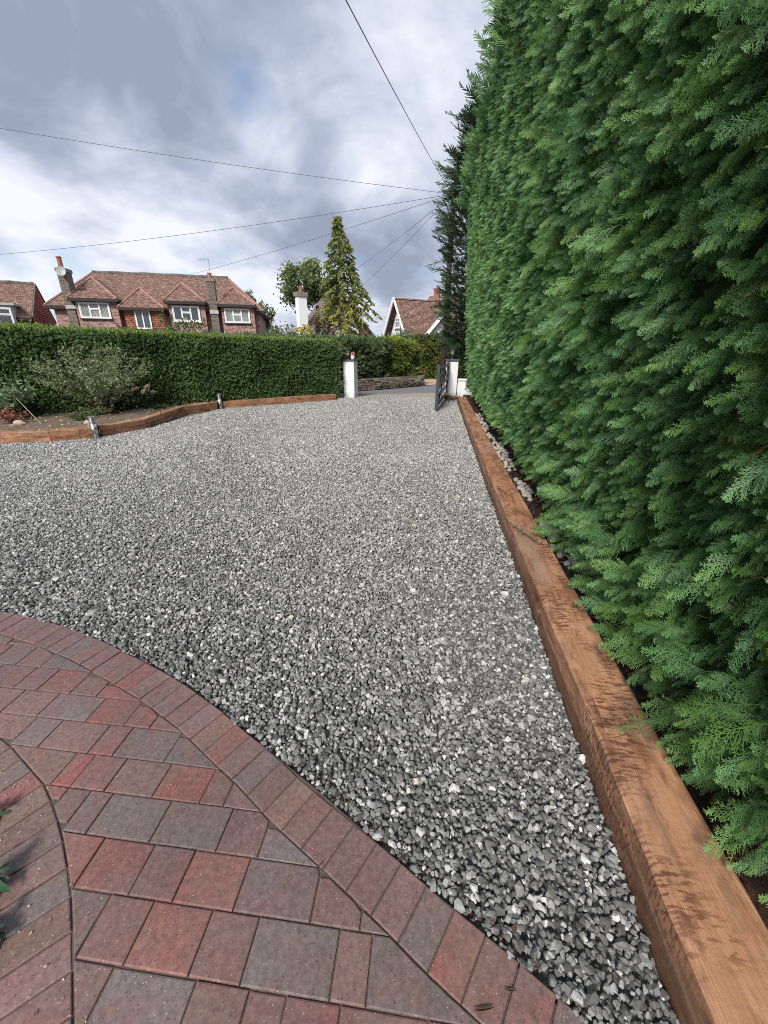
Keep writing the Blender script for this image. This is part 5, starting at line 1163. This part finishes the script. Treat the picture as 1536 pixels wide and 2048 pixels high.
c = at(648, 588, 46); crown_tree('lower spreading tree between the cottage roof and the conifer', (c.x, c.y, c.z), (1.8, 1.8, 1.5), -1, 2000, .24, M_br, 16)
c = at(531, 628, 38); crown_tree('small leafy tree at the right hand end of the brick house', (c.x, c.y, c.z - .2), (.75, .8, 1.3), -1, 1000, .17, M_br, 12)
c = at(494, 592, 39); crown_tree('treetop peeping over the right hip of the brick house', (c.x, c.y, c.z - .3), (.5, .5, .7), -1, 420, .15, M_br, 7)
def shrub(label, px, py, Y, rx, rz, n, size, m, name='shrub', cat='shrub', ncl=12):
    c = at(px, py, Y); return crown_tree(label, (c.x, c.y, c.z), (rx, rx * .8, rz), -.1, n, size, m, ncl, .2, .03, cat, name)
shrub('pale green shrub poking over the hedge below the brick house windows', 372, 662, 22, 1.35, .5, 900, .12, M_shr)
shrub('loose tall shoots of a shrub beside the tile hung bay', 333, 643, 24, .35, .65, 160, .10, M_shr, ncl=7)
shrub('yellow flowering shrub peeping over the hedge before the cottage', 604, 668, 20, .62, .36, 620, .09, M_yel)
shrub('green shrub between the brick house and the yellow shrub', 562, 664, 21, .85, .42, 700, .10, M_shr)
shrub('bronze leaved bush under the conifer', 655, 655, 21, .75, .72, 1300, .085, M_red, ncl=14)
shrub('grey green willowy bush before the white gabled house', 812, 672, 30, 1.0, .52, 700, .14, M_wil)
shrub('small orange twiggy shrub on the near end of the clipped hedge', 560, 668, 17, .3, .1, 60, .06, M_shr, ncl=5) if False else None

# ---- planting bed
def stems_plant(name, label, cat, base, n, H, spread, arch, leaf, nleaf, m, z0=.17, stemr=.006, top_only=0.0, curl=.5, stem_m=None):
    r = thing(name, label, cat, None, (base[0], base[1], z0)); sb = MB(); P = []; T = []
    for k in range(n):
        az = random.uniform(0, 2 * math.pi); rr_ = spread * math.sqrt(random.random()); h_ = H * random.uniform(.62, 1.05) * (1 - .25 * (rr_ / spread) ** 2); b0 = Vector((base[0] + random.uniform(-.06, .06) * spread * 2, base[1] + random.uniform(-.06, .06) * spread * 2, z0))
        tip = Vector((base[0] + rr_ * math.cos(az), base[1] + rr_ * math.sin(az), z0 + h_)); mid = b0.lerp(tip, .5) + Vector((-(tip.x - b0.x) * arch, -(tip.y - b0.y) * arch, h_ * .10)); path = []
        for u_ in np.linspace(0, 1, 6): path.append(b0 * (1 - u_) ** 2 + mid * 2 * u_ * (1 - u_) + tip * u_ * u_)
        sb.tube(path, [stemr * (1 - .14 * i) for i in range(6)], 4, False)
        for j in range(nleaf):
            u_ = top_only + (1 - top_only) * random.random() ** .8; p = b0 * (1 - u_) ** 2 + mid * 2 * u_ * (1 - u_) + tip * u_ * u_; P.append((p.x + random.gauss(0, leaf * .9), p.y + random.gauss(0, leaf * .9), p.z + random.gauss(0, leaf * .6))); T.append(min(1, max(0, .25 + .5 * u_ + random.gauss(0, .18))))
    sb.build('stems', stem_m or M_brn, r)['kind'] = 'stuff'
    if P:
        o = leaf_cloud('foliage', P, leaf, m, r, .7); o['kind'] = 'stuff'; o.data.attributes.new('tone', 'FLOAT', 'POINT').data.foreach_set('value', np.repeat(np.array(T, np.float32), 4))
    return r
M_sage = G('grey_green_leaf', [(0, (.095, .13, .065)), (.5, (.21, .265, .13)), (1, (.36, .40, .22))], .38)
M_blue = G('blue_green_leaf', [(0, (.06, .105, .05)), (.5, (.13, .21, .105)), (1, (.25, .34, .19))])
M_low = G('low_leaf', [(0, (.04, .07, .02)), (1, (.14, .19, .06))])
M_hyd = G('hydrangea_leaf', [(0, (.035, .07, .03)), (.5, (.075, .135, .06)), (1, (.15, .22, .11))])
M_copper = G('copper_leaf', [(0, (.13, .05, .025)), (.5, (.27, .10, .06)), (1, (.42, .20, .13))])
M_straw = simple('straw_stem', (.40, .32, .21), .9, .2); M_silver = simple('silver_twig', (.38, .35, .31), .9, .2)
B = lambda px, py: gnd(px, py, .17)
bp = B(212, 826); stems_plant('spreading_shrub', 'wide airy grey green shrub with arching twigs in the middle of the bed', 'shrub', (bp.x, bp.y), 120, 1.42, 1.12, .12, .044, 75, M_sage, stemr=.006, top_only=.22)
bp = B(270, 818); hy = stems_plant('hydrangea', 'low leafy hydrangea with faded pink flower heads beside the airy shrub', 'shrub', (bp.x, bp.y), 46, .48, .50, .1, .075, 18, M_hyd, top_only=.25)
for k in range(15):
    a = random.uniform(-2.6, .6); rr_ = random.uniform(.1, .5); p = Vector((bp.x + rr_ * math.cos(a) * .9 + .1, bp.y + rr_ * math.sin(a) * .6, .17 + random.uniform(.36, .52))); fb = MB()
    for _ in range(14): d = Vector((random.gauss(0, 1), random.gauss(0, 1), random.gauss(0, .8))).normalized() * .04; fb.tube([p + d * .6, p + d, p + d * 1.2], [.010, .016, .004], 5)
    fb.build('flower_head', M_pinkf if 'M_pinkf' in globals() else globals().setdefault('M_pinkf', simple('faded_pink', (.50, .34, .28), .9, .3, 20)), hy)
bp = B(152, 822); stems_plant('bare_shrub', 'leafless silvery twigs of a dead shrub left of the airy shrub', 'dead shrub', (bp.x, bp.y), 16, .62, .42, -.12, .03, 0, M_sage, stemr=.011, stem_m=M_silver)
bp = B(104, 823); stems_plant('sapling', 'thin sapling with sparse yellowing leaves against the hedge', 'sapling', (bp.x, bp.y), 4, .95, .16, 0, .04, 16, M_shr, stemr=.007, top_only=.45)
bp = B(14, 836); stems_plant('euphorbia', 'mounded blue green plant at the left edge of the bed', 'plant', (bp.x + .12, bp.y), 60, .74, .58, .1, .075, 26, M_blue, top_only=.2)
bp = B(58, 822); stems_plant('tall_perennial', 'tall blue green perennial with a faded flower spike near the left edge', 'plant', (bp.x, bp.y), 8, .72, .34, 0, .07, 10, M_blue, top_only=.4)
bp = B(20, 842); stems_plant('copper_plant', 'low plant with coppery red leaves at the front of the bed', 'plant', (bp.x + .08, bp.y - .08), 16, .22, .42, 0, .06, 12, M_copper, top_only=.3)
bp = B(-8, 828); stems_plant('red_flower', 'red flower heads above the blue green plant at the left edge', 'flower', (bp.x, bp.y), 6, .78, .22, 0, .045, 9, M_copper, top_only=.9)
bp = B(160, 840); stems_plant('ground_cover', 'low green leafy clump in front of the airy shrub', 'plant', (bp.x, bp.y), 22, .14, .26, 0, .05, 10, M_low)
bp = B(190, 832); stems_plant('ground_cover', 'wider green clump under the airy shrub', 'plant', (bp.x, bp.y), 26, .20, .42, 0, .05, 12, M_low)
bp = B(312, 815); stems_plant('ground_cover', 'flat grassy weeds at the hedge foot by the long bend', 'plant', (bp.x, bp.y), 30, .09, .45, 0, .05, 8, M_low)
bp = B(435, 800); stems_plant('dry_sprig', 'small sprig with orange dry leaves behind the farther bollard', 'plant', (bp.x - .05, bp.y), 5, .42, .20, 0, .045, 7, M_copper, top_only=.55)
p0, p1 = B(83, 848), B(38, 838); st = MB().tube([p0 + Vector((0, 0, .0)), p0.lerp(p1, .5) + Vector((0, 0, .26)), p1 + Vector((0, 0, .52))], [.007, .007, .005], 5).build('cane', M_straw); tag(st, 'pale bare cane leaning left in the planting bed', 'cane')
for (px, py, r_, lab) in ((38, 846, .075, 'pale buff stone lying on the bed near the left edge'), (176, 845, .055, 'small pinkish stone on the bed left of the nearer bollard')):
    p = gnd(px, py, .19); me = cm_[1].copy(); me.materials.clear(); me.materials.append(simple('buff_stone', (.42, .33, .25), .9, .2)); o = bpy.data.objects.new('stone', me); COL.objects.link(o); o.location = p; o.scale = (r_ * 1.5, r_, r_); tag(o, lab, 'stone')
# leaf litter on the soil, uncountable
nL = 900; tl_ = rng.random(nL); fr2 = rng.random(nL) ** 1.3; LP = []
for a_, b_ in zip(tl_, fr2):
    x = a_ * 5.2; i = min(int(x), 5); f0 = bed_front[i].lerp(bed_front[min(i + 1, 6)], x - i); bk = bed_back[min(i, 6)].lerp(bed_back[min(i + 1, 6)], x - i); p = f0.lerp(bk, b_); LP.append((p.x, p.y, .20))
o = leaf_cloud('leaf_litter', LP, .035, M_straw, None, .1); o['kind'] = 'stuff'; o['label'] = 'dry leaf litter scattered on the planting bed'
nL = 1500; Y = rng.uniform(.4, 7, nL); LP = np.stack([xl(Y) + .27 + .4 * rng.random(nL), Y, np.full(nL, .115)], 1)
o = leaf_cloud('needle_litter', LP, .03, simple('brown_litter', (.13, .065, .04), .9, .5, 30), None, .15); o['kind'] = 'stuff'; o['label'] = 'brown needle litter under the tall hedge'
nL = 420; LP = np.stack([rng.normal(2.1, .16, nL), rng.normal(13.35, .35, nL), np.abs(rng.normal(.03, .03, nL))], 1)
o = leaf_cloud('dead_leaf_drift', LP, .06, simple('dead_leaf', (.14, .075, .05), .9, .4, 20), None, .4); o['kind'] = 'stuff'; o['label'] = 'drift of dead brown leaves at the gate foot'

# near plant at the left edge, on the paving
M_nearleaf = simple('near_leaf', (.055, .105, .055), .5, .4, 25)
def rosette(x, y, z, s_, label, nl=16):
    r = thing('leafy_weed', label, 'plant', None, (x, y, PT)); MB().tube([(x, y, PT - .01), (x + .01, y, z)], [.004, .003], 5).build('stem', M_stem, r)
    for k in range(nl):
        az = k * 2.4 + random.uniform(-.2, .2); el_ = random.uniform(-.1, .95); L_ = s_ * random.uniform(.7, 1.15); mbl = MB(); nseg = 5; vs = []; fs = []
        for i in range(nseg + 1):
            u_ = i / nseg; w_ = L_ * .17 * math.sin(math.pi * (u_ * .9 + .08)) ** .8 * (1 + .18 * (-1) ** i); rr_ = L_ * (u_ - .25 * u_ * u_ * el_); zz_ = L_ * (math.sin(el_) * u_ - .35 * u_ * u_); cx_, cy_ = x + rr_ * math.cos(az), y + rr_ * math.sin(az)
            zb_ = max(PT + .004, z + zz_ - .01 * (k % 3)); vs += [(cx_ - w_ * math.sin(az), cy_ + w_ * math.cos(az), zb_ + w_ * .25), (cx_, cy_, zb_), (cx_ + w_ * math.sin(az), cy_ - w_ * math.cos(az), zb_ + w_ * .25)]
        for i in range(nseg):
            for j in range(2): kk = i * 3 + j; fs.append((kk, kk + 1, kk + 4, kk + 3))
        mbl.add(vs, fs).build('leaf', M_nearleaf, r, smooth=True)
p = gnd(6, 1770, .06); rosette(p.x - .045, p.y, .075, .075, 'leafy green weed at the left edge, upper of the pair on the paving')
p = gnd(4, 1880, .05); rosette(p.x - .05, p.y, .06, .068, 'leafy green weed at the left edge, lower of the pair on the paving')
p = gnd(2, 1630, .04); rosette(p.x - .045, p.y, .05, .055, 'small leafy weed farther up the left edge of the paving', 10)
# fallen bits on the paving
M_dkleaf = simple('fallen_leaf_brown', (.06, .035, .02), .8, .4, 30)
def curl_leaf(px, py, L_, az, label, m=M_dkleaf, z=PT):
    p = gnd(px, py, z + .004); vs = []; fs = []
    for i in range(6):
        u_ = i / 5; w_ = L_ * .07 * math.sin(math.pi * (u_ * .92 + .04)); x = (u_ - .5) * L_; zc = .25 * L_ * (u_ - .5) ** 2; vs += [(x, -w_, zc + w_ * .8), (x, 0, zc), (x, w_, zc + w_ * .8)]
    for i in range(5):
        for j in range(2): k = i * 3 + j; fs.append((k, k + 1, k + 4, k + 3))
    o = MB().add(vs, fs).build('fallen_leaf', m); o.location = p; o.rotation_euler = (0, 0, az); tag(o, label, 'leaf'); return o
curl_leaf(968, 2018, .055, .1, 'dark curled dead leaf on the border blocks at the bottom of the picture')
curl_leaf(642, 1728, .028, .8, 'small curled leaf stalk where the border meets the paving')
curl_leaf(1020, 1980, .035, -.1, 'thin dark twig like leaf on the border near the gravel')
curl_leaf(30, 1692, .020, .5, 'small brown leaf on the left border, upper one')
curl_leaf(98, 1885, .020, 1.0, 'straw coloured leaf on the left border', M_straw)
curl_leaf(501, 1670, .010, .2, 'tiny brown fleck in the middle of the paving')
curl_leaf(1172, 2002, .040, 2.0, 'pale split twig lying on the gravel near the border', simple('pale_twig', (.6, .58, .52), .7), .012)
nL = 260; uu_ = rng.random(nL); ip_ = np.interp; il = np.array(leftc); LP = np.stack([np.interp(uu_, np.linspace(0, 1, len(il)), il[:, 0]) + rng.normal(-.06, .07, nL), np.interp(uu_, np.linspace(0, 1, len(il)), il[:, 1]) + rng.normal(-.07, .07, nL), np.full(nL, PT + .004)], 1)
o = leaf_cloud('pale_grit', LP, .006, simple('grit', (.5, .43, .34), .9, .4, 60), None, .3); o['kind'] = 'stuff'; o['label'] = 'pale grit and crumbs on the left border blocks'
ol = outer_line[2:-1]; nL = 700; uu_ = rng.random(nL); LP = np.stack([np.interp(uu_, np.linspace(0, 1, len(ol)), ol[:, 0]) + rng.normal(.012, .012, nL), np.interp(uu_, np.linspace(0, 1, len(ol)), ol[:, 1]) + rng.normal(.012, .012, nL), np.full(nL, .006) + .008 * rng.random(nL)], 1)
LP = LP[uu_ > .55]
o = leaf_cloud('edge_debris', LP, .014, simple('moss_debris', (.10, .06, .035), .95, .5, 60), None, .35); o['kind'] = 'stuff'; o['label'] = 'brown moss and crumbs along the edge of the border blocks'

# ================================================================== OVERHEAD CABLES
pole = thing('telegraph_pole', 'wooden telegraph pole hidden behind the dark conifer where the cables meet', 'pole', None, (2.55, 19, 0))
ptop = at(905, 388, 19.0)
MB().tube([(ptop.x + .05, 19, -.2), (ptop.x + .05, 19, ptop.z + .35)], [.14, .09], 10).build('shaft', M_brn, pole, smooth=True)
MB().lathe([(.15, 0), (.15, .12)], (ptop.x + .05, 19, ptop.z - .05), 10).build('ring_head', M_slate, pole)
M_cable = simple('cable_grey', (.13, .135, .15), .6)
def cable(a, b, sag, label, r_=.011):
    a, b = Vector(a), Vector(b); pts = [a.lerp(b, i / 24) - Vector((0, 0, 4 * sag * (i / 24) * (1 - i / 24))) for i in range(25)]
    o = MB().tube(pts, r_ * .72, 5).build('overhead_cable', M_cable); tag(o, label, 'cable', 'overhead cables'); return o
T0 = ptop
e1 = at(700, -8, 6.0); d1_ = (e1 - T0); cable(T0, T0 + d1_ * 1.35, .12, 'steep cable coming down from the top of the picture', .008)
cable(T0, at(-120, 236, 17), .10, 'cable sloping from the upper left edge down to the hidden pole', .010)
cable(T0, at(-120, 518, 26), .25, 'long cable from the lower left rising above the brick house', .012)
cable(T0, at(365, 553, 31), .12, 'cable rising from the brick house ridge past the conifer tip', .012)
cable(T0, at(700, 546, 30), .10, 'upper of the two short cables right of the conifer', .011)
cable(T0, at(715, 580, 30), .10, 'lower of the two short cables right of the conifer', .011)
